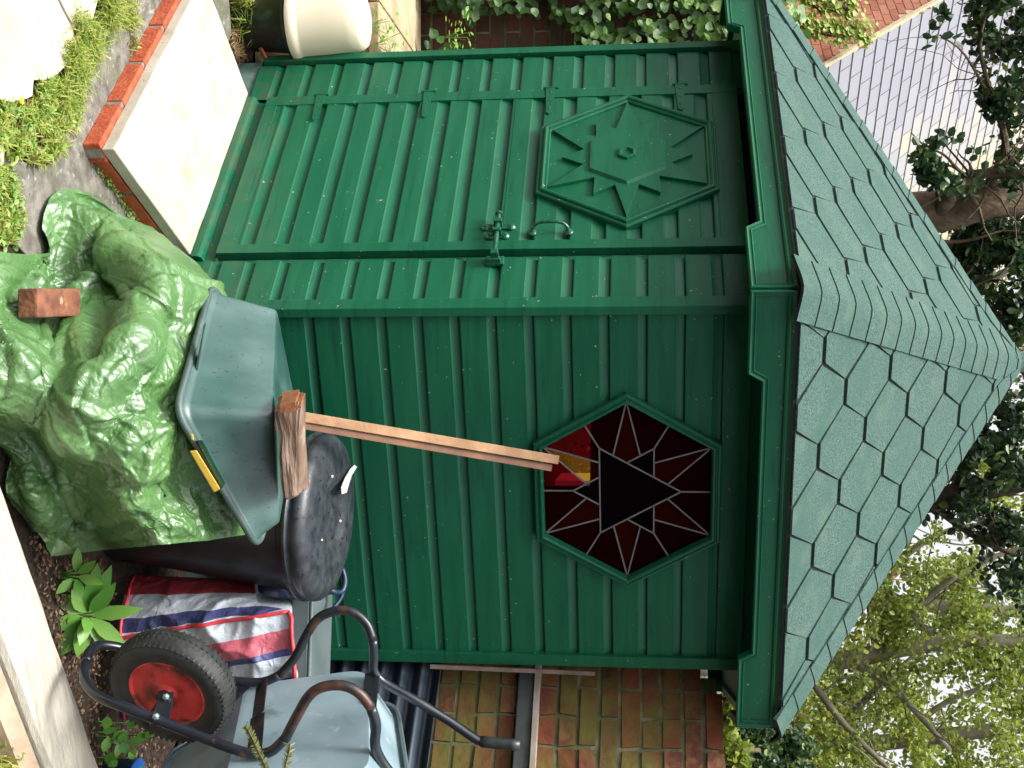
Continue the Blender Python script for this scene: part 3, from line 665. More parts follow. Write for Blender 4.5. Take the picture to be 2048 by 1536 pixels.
mb.prism([A+dn*(wd+.004)+Vector((0, 0, -zt_-.02)), A+dn*(wd+.05)+Vector((0, 0, -zt_-.02)), A+dn*(wd+.05)+Vector((0, 0, -.05)), A+dn*(wd+.004)+Vector((0, 0, -.03))], tuple(B-A)); mb.build('edge_strip', mat('brown_board_edge', (.30, .20, .13), .8, (.46, .36, .26), 9, 8, bump=.5, bscale=40), TIM)
rough_slab('gravel_path', [(-160, 1330), (5, 1400), (75, 1700), (-160, 1700)], -.02, .010, mat('mossy_paving', (.26, .20, .12), .85, (.36, .33, .22), 10, 8, bump=.4, mott=[((.18, .24, .08), 7, .55, .7)]), kind='structure', jit=.002)
g = MB(); blades(g, scatter([(-20, 1480), (20, 1490), (25, 1560), (-20, 1560)], 60, .01), .04, .1, .004); tag(g.build('grass_tuft', GRM, fix=False), 'bright green grass tuft at the bottom left picture corner', 'grass tuft')
# ------------------------------------------------------------ tarpaulin with its pile
def crom(p0, p1, p2, p3, t): return .5*((2*p1)+(p2-p0)*t+(2*p0-5*p1+4*p2-p3)*t*t+(3*p1-p0-3*p2+p3)*t**3)
def net(rows, nu, nv):
    """Catmull-Rom surface through a net of points"""
    R, C = len(rows), len(rows[0])
    def ev(L, s):
        i = min(int(s), len(L)-2); t = s-i
        p0 = L[i-1] if i > 0 else L[0]*2-L[1]; p3 = L[i+2] if i+2 < len(L) else L[-1]*2-L[-2]
        return crom(p0, L[i], L[i+1], p3, t)
    out = []
    for j in range(nv+1):
        s = j/nv*(R-1); row = [ev([rows[r][c] for r in range(R)], s) for c in range(C)]
        out.append([ev(row, i/nu*(C-1)) for i in range(nu+1)])
    return out
def t_(x, y, t): return at(x, y, t)
def g_(x, y, z): return atz(x, y, z)
T = [
 [g_(-70, 470, .01), g_(-90, 560, .01), g_(-100, 660, .01), g_(-100, 760, .01), g_(-60, 850, .01), g_(18, 915, .01), g_(22, 985, .01), g_(58, 1038, .01), g_(104, 1112, .01)],
 [g_(10, 505, .05), g_(0, 585, .08), g_(-5, 665, .10), g_(-10, 760, .12), g_(20, 845, .10), g_(60, 915, .07), g_(75, 985, .08), g_(110, 1045, .06), g_(165, 1105, .05)],
 [g_(110, 502, .03), g_(70, 560, .05), g_(85, 620, .05), g_(90, 760, .17), g_(110, 850, .19), g_(140, 925, .16), g_(160, 995, .14), g_(190, 1050, .12), g_(225, 1098, .11)],
 [g_(85, 455, .025), g_(140, 520, .07), g_(175, 600, .14), t_(185, 740, 2.86), t_(200, 850, 2.88), t_(225, 930, 2.93), t_(245, 1000, 2.98), t_(270, 1050, 3.03), t_(300, 1092, 3.08)],
 [g_(108, 388, .02), g_(175, 440, .10), g_(235, 560, .20), t_(265, 680, 2.98), t_(280, 790, 2.93), t_(295, 880, 2.94), t_(320, 960, 2.99), t_(345, 1030, 3.07), t_(365, 1085, 3.13)],
 [g_(170, 383, .04), g_(230, 440, .10), t_(310, 540, 3.14), t_(340, 650, 3.11), t_(340, 760, 3.04), t_(342, 850, 3.04), t_(365, 930, 3.09), t_(395, 1010, 3.16), t_(420, 1080, 3.22)],
 [g_(240, 437, .07), g_(335, 482, .18), t_(425, 572, 3.34), t_(410, 650, 3.28), t_(382, 740, 3.15), t_(380, 820, 3.11), t_(408, 905, 3.16), t_(445, 990, 3.25), t_(472, 1072, 3.31)],
 [g_(235, 450, .02), g_(330, 500, .06), t_(462, 607, 3.50), t_(470, 680, 3.45), t_(440, 760, 3.40), t_(440, 850, 3.38), t_(470, 920, 3.4), t_(500, 1000, 3.42), t_(490, 1070, 3.42)],
]
def ridged(p, f, oc=4):
    s = 0; a = 1
    for o in range(oc):
        n = 1-abs(noise.noise(p*f+Vector((o*7.3, 1.7*o, 0)))*1.9); s += a*n*n; f *= 1.9; a *= .5
    return s
# main folds of the sheet: (start, end, width, height) in (u, v) of the net
folds = [((.43, .10), (.29, .34), .075, .085), ((.29, .34), (.20, .52), .070, .075), ((.20, .52), (.22, .80), .055, .040), ((.54, .28), (.42, .46), .060, .080), ((.42, .46), (.35, .70), .060, .065), ((.58, .14), (.50, .24), .05, -.06),
         ((.50, .40), (.47, .62), .05, -.035), ((.62, .24), (.97, .30), .055, .045), ((.70, .40), (.95, .62), .03, .020), ((.66, .60), (.86, .36), .028, .018), ((.80, .75), (.90, .20), .035, -.022), ((.10, .56), (.24, .70), .03, .035), ((.16, .60), (.34, .62), .022, .026),
         ((.08, .30), (.26, .24), .04, .045), ((.30, .60), (.33, .42), .03, -.03), ((.62, .72), (.60, .44), .03, .022), ((.75, .18), (.72, .06), .03, .03), ((.88, .22), (.86, .05), .03, .03)]
def foldmap(m):
    v = np.linspace(0, 1, m[0])[:, None]; u = np.linspace(0, 1, m[1])[None, :]; H_ = np.zeros(m)
    for (u0, v0), (u1, v1), w_, hh in folds:
        ax_, ay_ = u1-u0, v1-v0; tt = np.clip(((u-u0)*ax_+(v-v0)*ay_)/(ax_*ax_+ay_*ay_), 0, 1); bend_ = .018*np.sin(tt*5+u0*20)
        H_ += hh*np.clip(1-np.abs(np.hypot(u-u0-ax_*tt, v-v0-ay_*tt)+bend_)/(w_*1.7), 0, 1)*np.sin(np.pi*np.clip(tt*.9+.08, 0, 1))
    return H_[..., None]
# the sheet is relaxed as slack cloth over the pile, coarse to fine, so that it buckles into folds
def up2(A, m):
    """bilinear-cubic upsampling of a grid of points"""
    def cub(A, n):
        N_ = A.shape[0]; x = np.linspace(0, N_-1, n); k = np.clip(x.astype(int), 0, N_-2); t = (x-k)[:, None, None]
        Pd = np.concatenate([2*A[:1]-A[1:2], A, 2*A[-1:]-A[-2:-1]]); p0, p1, p2, p3 = Pd[k], Pd[k+1], Pd[k+2], Pd[k+3]
        return .5*((2*p1)+(p2-p0)*t+(2*p0-5*p1+4*p2-p3)*t*t+(3*p1-p0-3*p2+p3)*t**3)
    A = cub(A, m[0]); return cub(A.transpose(1, 0, 2), m[1]).transpose(1, 0, 2)
def normals(A):
    n = np.cross(np.gradient(A, axis=1), np.gradient(A, axis=0)); n /= np.linalg.norm(n, axis=2, keepdims=True)+1e-9
    sg = np.sign((n*(np.array(CAM)-A)).sum(2, keepdims=True)); return n*np.where(sg == 0, 1, sg)
def relax(X, B, L0, slack, it, lo, hi, pin, bend, kb):
    """position-based cloth: X points, B the pile surface, L0 the unstretched grid"""
    st = [(0, 1, 1.), (1, 0, 1.), (1, 1, .5), (1, -1, .5), (0, bend, kb), (bend, 0, kb)]
    nB = normals(B); rest = []
    def sl(A, di, dj):
        if dj >= 0: return A[:A.shape[0]-di, :A.shape[1]-dj], A[di:, dj:]
        return A[:A.shape[0]-di, -dj:], A[di:, :A.shape[1]+dj]
    for di, dj, k in st: a, b = sl(L0, di, dj); rest.append(np.linalg.norm(b-a, axis=2, keepdims=True)*slack)
    for _ in range(it):
        acc = np.zeros_like(X); cnt = np.zeros(X.shape[:2]+(1,))
        for (di, dj, k), r in zip(st, rest):
            a, b = sl(X, di, dj); d = b-a; l = np.linalg.norm(d, axis=2, keepdims=True)+1e-9; c = d*((l-r)/l)*.5*k
            A1, A2 = sl(acc, di, dj); A1 += c; A2 -= c; c1, c2 = sl(cnt, di, dj); c1 += 1; c2 += 1
        X = X+acc/cnt*2.2
        X[..., 2] -= .00025
        dz = ((X-B)*nB).sum(2, keepdims=True); X += nB*(np.clip(dz, lo, hi)-dz); tg = X-B; tg -= nB*(tg*nB).sum(2, keepdims=True); X -= tg*.03
        X = X*(1-pin)+B*pin
        X[..., 2] = np.maximum(X[..., 2], .004)
    return X
def pins(m):
    v = np.linspace(0, 1, m[0])[:, None, None]; u = np.linspace(0, 1, m[1])[None, :, None]
    p_ = np.clip((v-.80)*6, 0, 1)*np.clip((u-.2)*8, 0, 1)*.9; return np.maximum(p_, np.clip((.03-u)*20, 0, .5)+np.clip((u-.97)*20, 0, .5)+np.zeros_like(v))
rt = np.random.default_rng(21)
S0 = np.array([[list(q) for q in r] for r in net(T, 48, 46)]); m0 = S0.shape[:2]
X = S0+normals(S0)*(up2(rt.normal(size=(12, 12, 1))*.008, m0)+foldmap(m0)*.72)
X = relax(X, S0, S0, 1.05, 24, -.03, .10, pins(m0), 2, .25)
m2 = (300, 310); G = up2(X, m2); nn_ = normals(G); G = G+nn_*foldmap(m2)*.15; nn_ = normals(G)
# sharp-crested creases: short straight tent folds at three sizes, fading out under the rim of the crate
HT = np.zeros(m2); fv = np.clip((1-np.linspace(0, 1, m2[0])[:, None])*3.2+.04, 0, 1); fu = np.linspace(0, 1, m2[1])[None, :]; fade = np.where(fu < .25, 1, fv)*np.clip(np.minimum(fu, 1-fu)*14+.2, 0, 1)
for cnt, r_lo, r_hi, ln, kk in ((30, .030, .065, .34, .34), (130, .008, .020, .24, .28), (520, .004, .009, .08, .34)):
    for _ in range(cnt):
        a_, b_ = rt.integers(0, m2[0]), rt.integers(0, m2[1]); c = G[a_, b_]; cn = nn_[a_, b_]
        a = rt.normal(size=3); a[2] *= 1.6; a -= cn*(a@cn); a /= np.linalg.norm(a)+1e-9; b = np.cross(cn, a)
        rel = G-c; x = rel@a; y = rel@b+.35*(x**2)/ln*rt.choice([-1, 1]); z = rel@cn; r0_ = rt.uniform(r_lo, r_hi); L_ = ln*rt.uniform(.5, 1.3); side = rt.uniform(.25, 1)
        wd_t = np.where(y > 0, r0_, r0_*side)*(1-.6*np.clip(x/L_, -1, 1))
        HT += rt.choice([1, 1, -1])*kk*r0_*np.clip(1-np.abs(y)/wd_t, 0, 1)*np.clip(1.15-np.abs(x)/L_, 0, 1)*(np.abs(z) < .12)
G = G+nn_*(HT*fade)[..., None]; G[..., 2] = np.maximum(G[..., 2], .004)
NU, NV = m2[1]-1, m2[0]-1
mb = MB(); mb.v = [tuple(q) for r in G for q in r]; W = NU+1
mb.f = [(j*W+i, j*W+i+1, (j+1)*W+i+1, (j+1)*W+i) for j in range(NV) for i in range(NU)]
def tarpmat():
    m = bpy.data.materials.new('green_tarpaulin'); m.use_nodes = True; t = m.node_tree; N = t.nodes; L = t.links; b = N["Principled BSDF"]
    tc = N.new('ShaderNodeTexCoord'); n = N.new('ShaderNodeTexNoise'); n.inputs['Scale'].default_value = 3; n.inputs['Detail'].default_value = 4; L.new(tc.outputs['Object'], n.inputs[0])
    r = N.new('ShaderNodeValToRGB'); r.color_ramp.elements[0].color = (.060, .150, .040, 1); r.color_ramp.elements[1].color = (.115, .235, .075, 1); r.color_ramp.elements[0].position = .38; r.color_ramp.elements[1].position = .66; L.new(n.outputs[0], r.inputs[0]); L.new(r.outputs[0], b.inputs['Base Color'])
    b.inputs['Roughness'].default_value = .38; b.inputs['Specular IOR Level'].default_value = 1.0; b.inputs['Coat Weight'].default_value = .0; b.inputs['Coat Roughness'].default_value = .3
    hsum = None      # V-shaped creases: |noise - 0.5| at four sizes
    for sc, amp, di in ((9, .8, .4), (20, .6, .6), (42, .34, .3), (90, .12, 0)):
        n_ = N.new('ShaderNodeTexNoise'); n_.inputs['Scale'].default_value = sc; n_.inputs['Detail'].default_value = 1; n_.inputs['Distortion'].default_value = di; L.new(tc.outputs['Object'], n_.inputs[0])
        sb = N.new('ShaderNodeMath'); sb.operation = 'SUBTRACT'; sb.inputs[1].default_value = .5; L.new(n_.outputs[0], sb.inputs[0])
        ab = N.new('ShaderNodeMath'); ab.operation = 'ABSOLUTE'; L.new(sb.outputs[0], ab.inputs[0])
        ml = N.new('ShaderNodeMath'); ml.operation = 'MULTIPLY_ADD'; ml.inputs[1].default_value = amp; L.new(ab.outputs[0], ml.inputs[0])
        if hsum is None: ml.inputs[2].default_value = 0
        else: L.new(hsum, ml.inputs[2])
        hsum = ml.outputs[0]
    bp = N.new('ShaderNodeBump'); bp.inputs['Strength'].default_value = .6; bp.inputs['Distance'].default_value = .020; L.new(hsum, bp.inputs['Height']); L.new(bp.outputs[0], b.inputs['Normal']); L.new(bp.outputs[0], b.inputs['Coat Normal'])
    return m
TARP = tarpmat()
tp = mb.build('tarpaulin', TARP, smooth=True, fix=False); tag(tp, 'crumpled shiny green tarpaulin draped over a pile in front of the shed', 'tarpaulin')
# brick holding it down
BR1 = mat('old_brown_brick', (.13, .045, .025), .8, (.25, .10, .05), 25, 8, bump=.6, bscale=60, mott=[((.40, .26, .14), 30, .66, .74)])
o = g_(60, 577, .15); q1 = g_(60, 636, .15); q2 = g_(135, 577, .15)
ex = (q1-o); ex = Vector((ex.x, ex.y, 0)); ey = Vector((q2.x-o.x, q2.y-o.y, 0)); ey = ey.normalized()*.19
mb = MB(); ps = []
for z in (0, .055):
    for a, b in ((0, 0), (1, 0), (1, 1), (0, 1)): ps.append(o+ex*a+ey*b+Vector((0, 0, z-.035+.02*b)))
mb.hexa(ps); tag(mb.build('brick', BR1, bevel=.006), 'old brown brick weighing down the green tarpaulin', 'brick')
# ------------------------------------------------------------ upturned green box
def rquad(c4, r, n=7):
    out = []
    for i in range(4):
        c = c4[i]; a = c4[i-1]; b = c4[(i+1) % 4]; p1 = c+(a-c).normalized()*r; p2 = c+(b-c).normalized()*r
        for k in range(n): t = k/(n-1); out.append(p1*(1-t)**2+c*2*t*(1-t)+p2*t*t)
    return out
Lr, Nr, Rr_ = at(424, 572, 3.32), at(354, 822, 3.0), at(515, 1092, 3.22); Br = Lr+Rr_-Nr+Vector((0, 0, .03))
lb, nb, rb = at(553, 608, 3.42), at(545, 832, 3.06), at(558, 1058, 3.25); bb_ = lb+rb-nb+Vector((0, 0, .05))
BOX = empty('recycling_box', (Nr+Br)/2, 'upturned wet dark green plastic crate with yellow grip on the tarpaulin', 'plastic box')
mb = MB(); loops = []
prof = [(-.03, 1.01, .045), (.005, 1.022, .05), (.075, 1.02, .05), (.085, 1.0, .045), (.12, .995, .045), (.5, .99, .04), (.95, .985, .035), (.99, .972, .035), (1.0, .955, .03), (1.0, .5, .03)]
for k, s, r in prof:
    c4 = [a.lerp(b, k) for a, b in ((Lr, lb), (Br, bb_), (Rr_, rb), (Nr, nb))]; ce = sum(c4, Vector())/4
    sag = 0
    loops.append(rquad([ce+(c-ce)*s for c in c4], r))
n = len(loops[0])
side = MB(); side.add([v for l in loops[:8] for v in l], [(j*n+k, j*n+(k+1) % n, (j+1)*n+(k+1) % n, (j+1)*n+k) for j in range(7) for k in range(n)])
side.build('body', BOXT, BOX, smooth=False)
top = MB(); top.add([v for l in loops[7:] for v in l], [(j*n+k, j*n+(k+1) % n, (j+1)*n+(k+1) % n, (j+1)*n+k) for j in range(2) for k in range(n)]+[tuple(2*n+k for k in range(n))]); top.build('base', BOXT, BOX, smooth=False)
for o in BOX.children: o.data.polygons.foreach_set('use_smooth', [True]*len(o.data.polygons)); o.modifiers.new('e', 'EDGE_SPLIT').split_angle = R_(50)
mb = MB(); mb.tube([p_ for p_ in loops[1]], .010, 8, 1, closed=True); mb.build('rim', mat('grey_green_rim', (.045, .075, .070), .45, (.09, .13, .125), 12, 6), BOX, smooth=True)
def face_pt(x, y, dt=0):
    f_ = (y-822)/270; return at(x, y, 3.0+.22*f_-dt)
def bar_on(mb, pts, d0, d1):
    a = [face_pt(x, y, d0) for x, y in pts]; b = [face_pt(x, y, d1) for x, y in pts]; mb.hexa(a+b)
mb = MB(); bar_on(mb, [(379, 902), (393, 900), (441, 978), (428, 985)], .020, .050); mb.build('grip', YEL, BOX, bevel=.003)
mb = MB(); bar_on(mb, [(393, 880), (407, 880), (452, 965), (444, 978)], .0, .035); mb.build('grip_bracket', BOXP, BOX, bevel=.004)
mb = MB(); bar_on(mb, [(380, 868), (386, 868), (388, 880), (383, 880)], .03, .04); mb.build('clip', YEL, BOX, bevel=.002)
mb = MB(); a = [at(x, y, 3.16-.055+dt) for dt in (0, .03) for x, y in ((408, 648), (413, 645), (397, 740), (390, 740))]; mb.hexa(a); mb.build('side_grip', BOXT, BOX, bevel=.003)
# log block on the box
def warp_box(name, pf, pb, m, label, cat, sub=3, amp=.006, bevel=.006, me_=None):
    """eight corners; faces subdivided and roughened"""
    bm = bmesh.new(); vs = [bm.verts.new(p) for p in pf+pb]
    for f in ((0, 3, 2, 1), (4, 5, 6, 7), (0, 1, 5, 4), (1, 2, 6, 5), (2, 3, 7, 6), (3, 0, 4, 7)): bm.faces.new([vs[i] for i in f])
    bmesh.ops.bevel(bm, geom=bm.edges[:], offset=bevel, segments=2, affect='EDGES')
    bmesh.ops.subdivide_edges(bm, edges=bm.edges[:], cuts=sub, use_grid_fill=True)
    bmesh.ops.recalc_face_normals(bm, faces=bm.faces)
    for v in bm.verts: v.co += noise.noise_vector(v.co*22)*amp+noise.noise_vector(v.co*70)*amp*.35
    me = bpy.data.meshes.new(name); bm.to_mesh(me); bm.free(); o = bpy.data.objects.new(name, me); COL.objects.link(o); me.materials.append(m)
    return tag(o, label, cat)
LOG = empty('log_block', at(590, 900, 3.1), 'split wet log with orange cut end lying on the upturned green crate', 'log')
pf = [at(549, 826, 3.00), at(568, 1000, 3.07), at(598, 990, 3.07), at(600, 815, 3.00)]
pb = [at(560, 790, 3.13), at(575, 985, 3.22), at(618, 972, 3.20), at(610, 784, 3.12)]
lo = warp_box('bark_side', [p_-LOG.location for p_ in pf], [p_-LOG.location for p_ in pb], WOODB, None, None, amp=.010); lo.parent = LOG
e = [Vector(p_) for p_ in (pf[0], pb[0], pb[3], pf[3])]; out = (pf[0]-pf[1]).normalized()
lo = warp_box('cut_end', [p_+out*.012-LOG.location for p_ in e], [p_-out*.02-LOG.location for p_ in e], WOODE, None, None, sub=2, amp=.004, bevel=.012); lo.parent = LOG
# battens leaning on the wall
def batten(pts_lo, pts_hi, m, label):
    mb = MB(); mb.hexa(pts_lo+pts_hi); return tag(mb.build('wooden_batten', m, bevel=.0015), label, 'batten', 'battens leaning on the window')
def bat(x0, y0, t0, x1, y1, t1, w, d, ext):
    a = at(x0, y0, t0); b = at(x1, y1, t1); a = a+(a-b)*ext; ax_ = (b-a).normalized(); vw = (a-CAM).normalized(); s = ax_.cross(vw).normalized(); dn = s.cross(ax_).normalized()
    if s.dot(RT) < 0: s = -s
    if dn.dot(vw) < 0: dn = -dn
    return [a-s*w/2, a+s*w/2, a+s*w/2+dn*d, a-s*w/2+dn*d], [b-s*w/2, b+s*w/2, b+s*w/2+dn*d, b-s*w/2+dn*d]
a, b = bat(604, 833, 3.42, 1118, 920, 3.865, .030, .02, .5); batten(a, b, BATTEN, 'longer pale wooden batten with clean face leaning on the star window')
a, b = bat(604, 850, 3.43, 1104, 936, 3.873, .024, .018, .5); batten(a, b, BATTEND, 'shorter darker batten tucked behind and to the right of the pale one')
# ------------------------------------------------------------ dustbin
bt = 3.66; lc = at(654, 1034, bt); lr = .262; ax_ = Vector((0.03, -.06, 1)).normalized()
BIN = empty('dustbin', (lc.x, lc.y, 0), 'black plastic dustbin with dirty wet lid standing against the green wall', 'dustbin')
mb = MB(); H = lc.z; bo = Vector((lc.x, lc.y, 0))-Vector((ax_.x, ax_.y, 0))*H
mb.lathe(bo, lc-bo, [(.18, .0), (.19, .01), (.20, .2), (.225, .45), (.24, H-.08), (.248, H-.075), (.25, H-.045), (.243, H-.04), (.243, H-.02), (.0, H-.02)], 64); mb.build('body', BINP, BIN, smooth=True).modifiers.new('e', 'EDGE_SPLIT').split_angle = R_(40)
mb = MB(); mb.lathe(lc-ax_*.055, ax_, [(.256, 0), (.268, .002), (.270, .010), (.262, .016), (.262, .028), (.268, .034), (.265, .050), (.252, .066), (.232, .074), (.210, .076), (.17, .080), (.13, .082), (.115, .078), (.10, .066), (.06, .062), (0, .062)], 72)
lid = mb.build('lid', LIDP, BIN, smooth=True); lid.modifiers.new('e', 'EDGE_SPLIT').split_angle = R_(60)
OLV = mat('olive_sediment', (.05, .05, .025), .5, (.10, .09, .04), 40); mb = MB(); mb.lathe(lc+ax_*.0075+FW*.02, ax_, [(.0, .001), (.085, .001), (.098, 0)], 30); mb.build('silt', OLV, BIN, smooth=True)
o = at(694, 962, 3.70); mb = MB()  # white sliver stands in for the sky reflected in water on the lid
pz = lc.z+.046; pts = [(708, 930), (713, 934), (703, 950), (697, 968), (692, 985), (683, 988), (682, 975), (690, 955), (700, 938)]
mb.prism([atz(x, y, pz) for x, y in pts], (0, 0, .002)); tag(mb.build('sky_glint', mat('white_sky_glint', (.80, .76, .74), .3)), 'curved white sliver painting the sky reflection in water on the black bin lid', 'glint')
mb = MB()
for x, y, r_ in ((664, 953, .005), (680, 1042, .005), (643, 1080, .0035)): mb.lathe(atz(x, y, pz-.006), (0, 0, 1), [(r_, 0), (r_*.8, .003), (0, .004)], 8)
tag(mb.build('petals', mat('pale_petal', (.8, .72, .45), .6)), 'tiny pale petals fallen on the black bin lid', 'petals', kind='stuff')
# ------------------------------------------------------------ striped bag
BAGP = [[g_(232, 1200, .02), at(245, 1180, 3.60), at(262, 1152, 3.64)], ]
def bagmat():
    m = bpy.data.materials.new('striped_woven_plastic'); m.use_nodes = True; t = m.node_tree; N = t.nodes; L = t.links; b = N["Principled BSDF"]
    at_ = N.new('ShaderNodeAttribute'); at_.attribute_name = 'v'
    n = N.new('ShaderNodeTexNoise'); n.inputs['Scale'].default_value = 9; n.inputs['Detail'].default_value = 3; tc = N.new('ShaderNodeTexCoord'); L.new(tc.outputs['Object'], n.inputs[0])
    ma = N.new('ShaderNodeMath'); ma.operation = 'MULTIPLY_ADD'; ma.inputs[1].default_value = .035; L.new(n.outputs[0], ma.inputs[0]); L.new(at_.outputs['Fac'], ma.inputs[2])
    r = N.new('ShaderNodeValToRGB'); r.color_ramp.interpolation = 'CONSTANT'; E = r.color_ramp.elements
    cols = [(0, (.36, .045, .06)), (.15, (.36, .045, .06)), (.26, (.52, .57, .64)), (.42, (.055, .065, .17)), (.475, (.52, .57, .64)), (.60, (.55, .13, .17)), (.74, (.06, .07, .22)), (.78, (.52, .57, .64)), (.90, (.045, .06, .20))]
    while len(E) < len(cols): E.new(.5)
    for e, (p_, c) in zip(E, cols): e.position = p_; e.color = (*c, 1)
    L.new(ma.outputs[0], r.inputs[0]); L.new(r.outputs[0], b.inputs['Base Color']); b.inputs['Roughness'].default_value = .33; b.inputs['Coat Weight'].default_value = .3
    n2 = N.new('ShaderNodeTexNoise'); n2.inputs['Scale'].default_value = 26; n2.inputs['Detail'].default_value = 8; n2.inputs['Distortion'].default_value = 1.2; L.new(tc.outputs['Object'], n2.inputs[0])
    bp = N.new('ShaderNodeBump'); bp.inputs['Strength'].default_value = .6; bp.inputs['Distance'].default_value = .012; L.new(n2.outputs[0], bp.inputs['Height']); L.new(bp.outputs[0], b.inputs['Normal']); return m
BG = empty('laundry_bag', atz(235, 1270, 0), 'crumpled red, white and blue striped woven laundry bag behind the wheel', 'bag')
# columns run from the left gusset round to the front and right; rows from ground to top
cols_ = [ # (x_bottom, y_bottom, x_top, y_top, depth)
 (262, 1150, 500, 1158, 3.78, 3.74, .02), (250, 1185, 512, 1182, 3.68, 3.62, .22), (240, 1225, 520, 1205, 3.62, 3.55, .38), (232, 1280, 577, 1224, 3.58, 3.47, .475),
 (236, 1330, 583, 1262, 3.56, 3.45, .60), (240, 1370, 588, 1300, 3.55, 3.44, .74), (240, 1400, 592, 1345, 3.56, 3.44, .86), (240, 1440, 595, 1375, 3.60, 3.46, .96)]
rows = []; NR = 7
for j in range(NR):
    f_ = j/(NR-1); r = []
    for xb, yb, xt, yt, tb, tt, vv in cols_:
        bul = .03*math.sin(math.pi*f_); r.append(at(xb+(xt-xb)*f_, yb+(yt-yb)*f_, tb+(tt-tb)*f_-bul))
    rows.append(r)
S2 = net(rows, 90, 70); mb = MB(); vs = []; av = []
for j, r in enumerate(S2):
    for i, q in enumerate(r):
        s = i/90*(len(cols_)-1); k = min(int(s), len(cols_)-2); vv = cols_[k][6]+(cols_[k+1][6]-cols_[k][6])*(s-k)
        q = q-FW*(ridged(q, 4, 3)-.9)*.034*(1 if i > 2 else .3); vs.append(q); av.append(vv)
mb.v = [tuple(q) for q in vs]; mb.a = av; mb.f = [(j*91+i, j*91+i+1, (j+1)*91+i+1, (j+1)*91+i) for j in range(70) for i in range(90)]
BAGM = bagmat(); o = mb.build('side', BAGM, BG, smooth=True, fix=False)
# top and back close the bag
mb = MB(); topr = vs[70*91:71*91]; bk = [q+FW*.16+Vector((0, 0, -.03)) for q in topr]; mb.add(topr+bk, [(i, i+1, 92+i, 91+i) for i in range(90)]); mb.a = [.8]*len(mb.v); mb.build('top', BAGM, BG, smooth=True, fix=False)
RPIPE = mat('red_piping', (.60, .03, .05), .45, (.7, .06, .08), 20)
def colpts(u0, j0=0, j1=70, st=5): return [Vector(vs[j*91+int(u0)])-FW*.006 for j in range(j0, j1+1, st)]
mb = MB(); mb.tube(colpts(90*3/7), .006, 8, 2); mb.tube([Vector(vs[70*91+i])-FW*.004 for i in range(int(90*3/7), 91, 5)], .006, 8, 2); mb.build('piping', RPIPE, BG, smooth=True)
mb = MB(); mb.tube([Vector(vs[2*91+i])-FW*.006 for i in range(0, 91, 5)], .005, 8, 2); mb.build('bottom_piping', RPIPE, BG, smooth=True)
# dark blue sack between bin and bag
mb = MB(); vs_ = []
A0 = [at(470, 1130, 3.86), at(470, 1260, 3.84), at(560, 1240, 3.84), at(586, 1200, 3.85), at(575, 1130, 3.9)]
bm = bmesh.new(); bmesh.ops.create_icosphere(bm, subdivisions=5, radius=1)
cc = at(500, 1190, 3.86)
for v in bm.verts:
    q = v.co.copy(); v.co = cc+RT*q.x*.14+UPV*q.y*.13+FW*q.z*.13; v.co += noise.noise_vector(v.co*8)*.03+noise.noise_vector(v.co*22)*.014
me = bpy.data.meshes.new('plastic_sack'); bm.to_mesh(me); bm.free(); o = bpy.data.objects.new('plastic_sack', me); COL.objects.link(o); me.materials.append(BLUEP); me.polygons.foreach_set('use_smooth', [True]*len(me.polygons))
tag(o, 'dark blue plastic sack squeezed between the dustbin and striped bag', 'sack')
# hose loop behind lid
mb = MB(); mb.tube([at(640, 1160, 3.9), at(664, 1182, 3.92), at(684, 1182, 3.93), at(690, 1160, 3.95), at(684, 1135, 3.96)], .010, 10, 5); tag(mb.build('hose', BLUEP, smooth=True), 'dark blue hose looped behind the dustbin lid', 'hose')
mb = MB(); mb.tube([at(640, 1232, 3.86), at(660, 1222, 3.9), at(682, 1196, 3.93), at(688, 1172, 3.94)], .007, 10, 5); tag(mb.build('hose', BLUEP, smooth=True), 'thin dark cable running from the metal trunk up behind the bin lid', 'cable')
# metal trunk
mt = 3.80; MT = empty('metal_trunk', at(610, 1290, mt), 'grey metal trunk with rusty edge behind the striped bag', 'metal box')
a = at(583, 1197, mt); b = at(583, 1376, mt-.04); a2 = at(621, 1197, mt); ez = Vector((0, 0, (a2-a).length)); ex = b-a; ex.z = 0; ey = Vector((-ex.y, ex.x, 0)).normalized()*.24
mb = MB(); mb.box(a, ex, ey, ez); mb.build('body', METALG, MT, bevel=.006)
mb = MB(); mb.box(a-ey.normalized()*.004-ex.normalized()*.004+ez, ex*1.02, ey*1.03, (0, 0, .012)); mb.build('lid', METALG, MT, bevel=.004)
mb = MB(); mb.box(a-ey.normalized()*.006-Vector((0, 0, .008)), ex, ey.normalized()*.01, (0, 0, .008)); mb.build('edge_strip', BLACKR, MT)
mb = MB(); mb.box(Vector((a.x, a.y, 0))+ey*.15, ex*.95, ey*.8, (0, 0, a.z)); tag(mb.build('wooden_stand', DARK), 'dark timber stand beneath the grey metal trunk', 'stand')
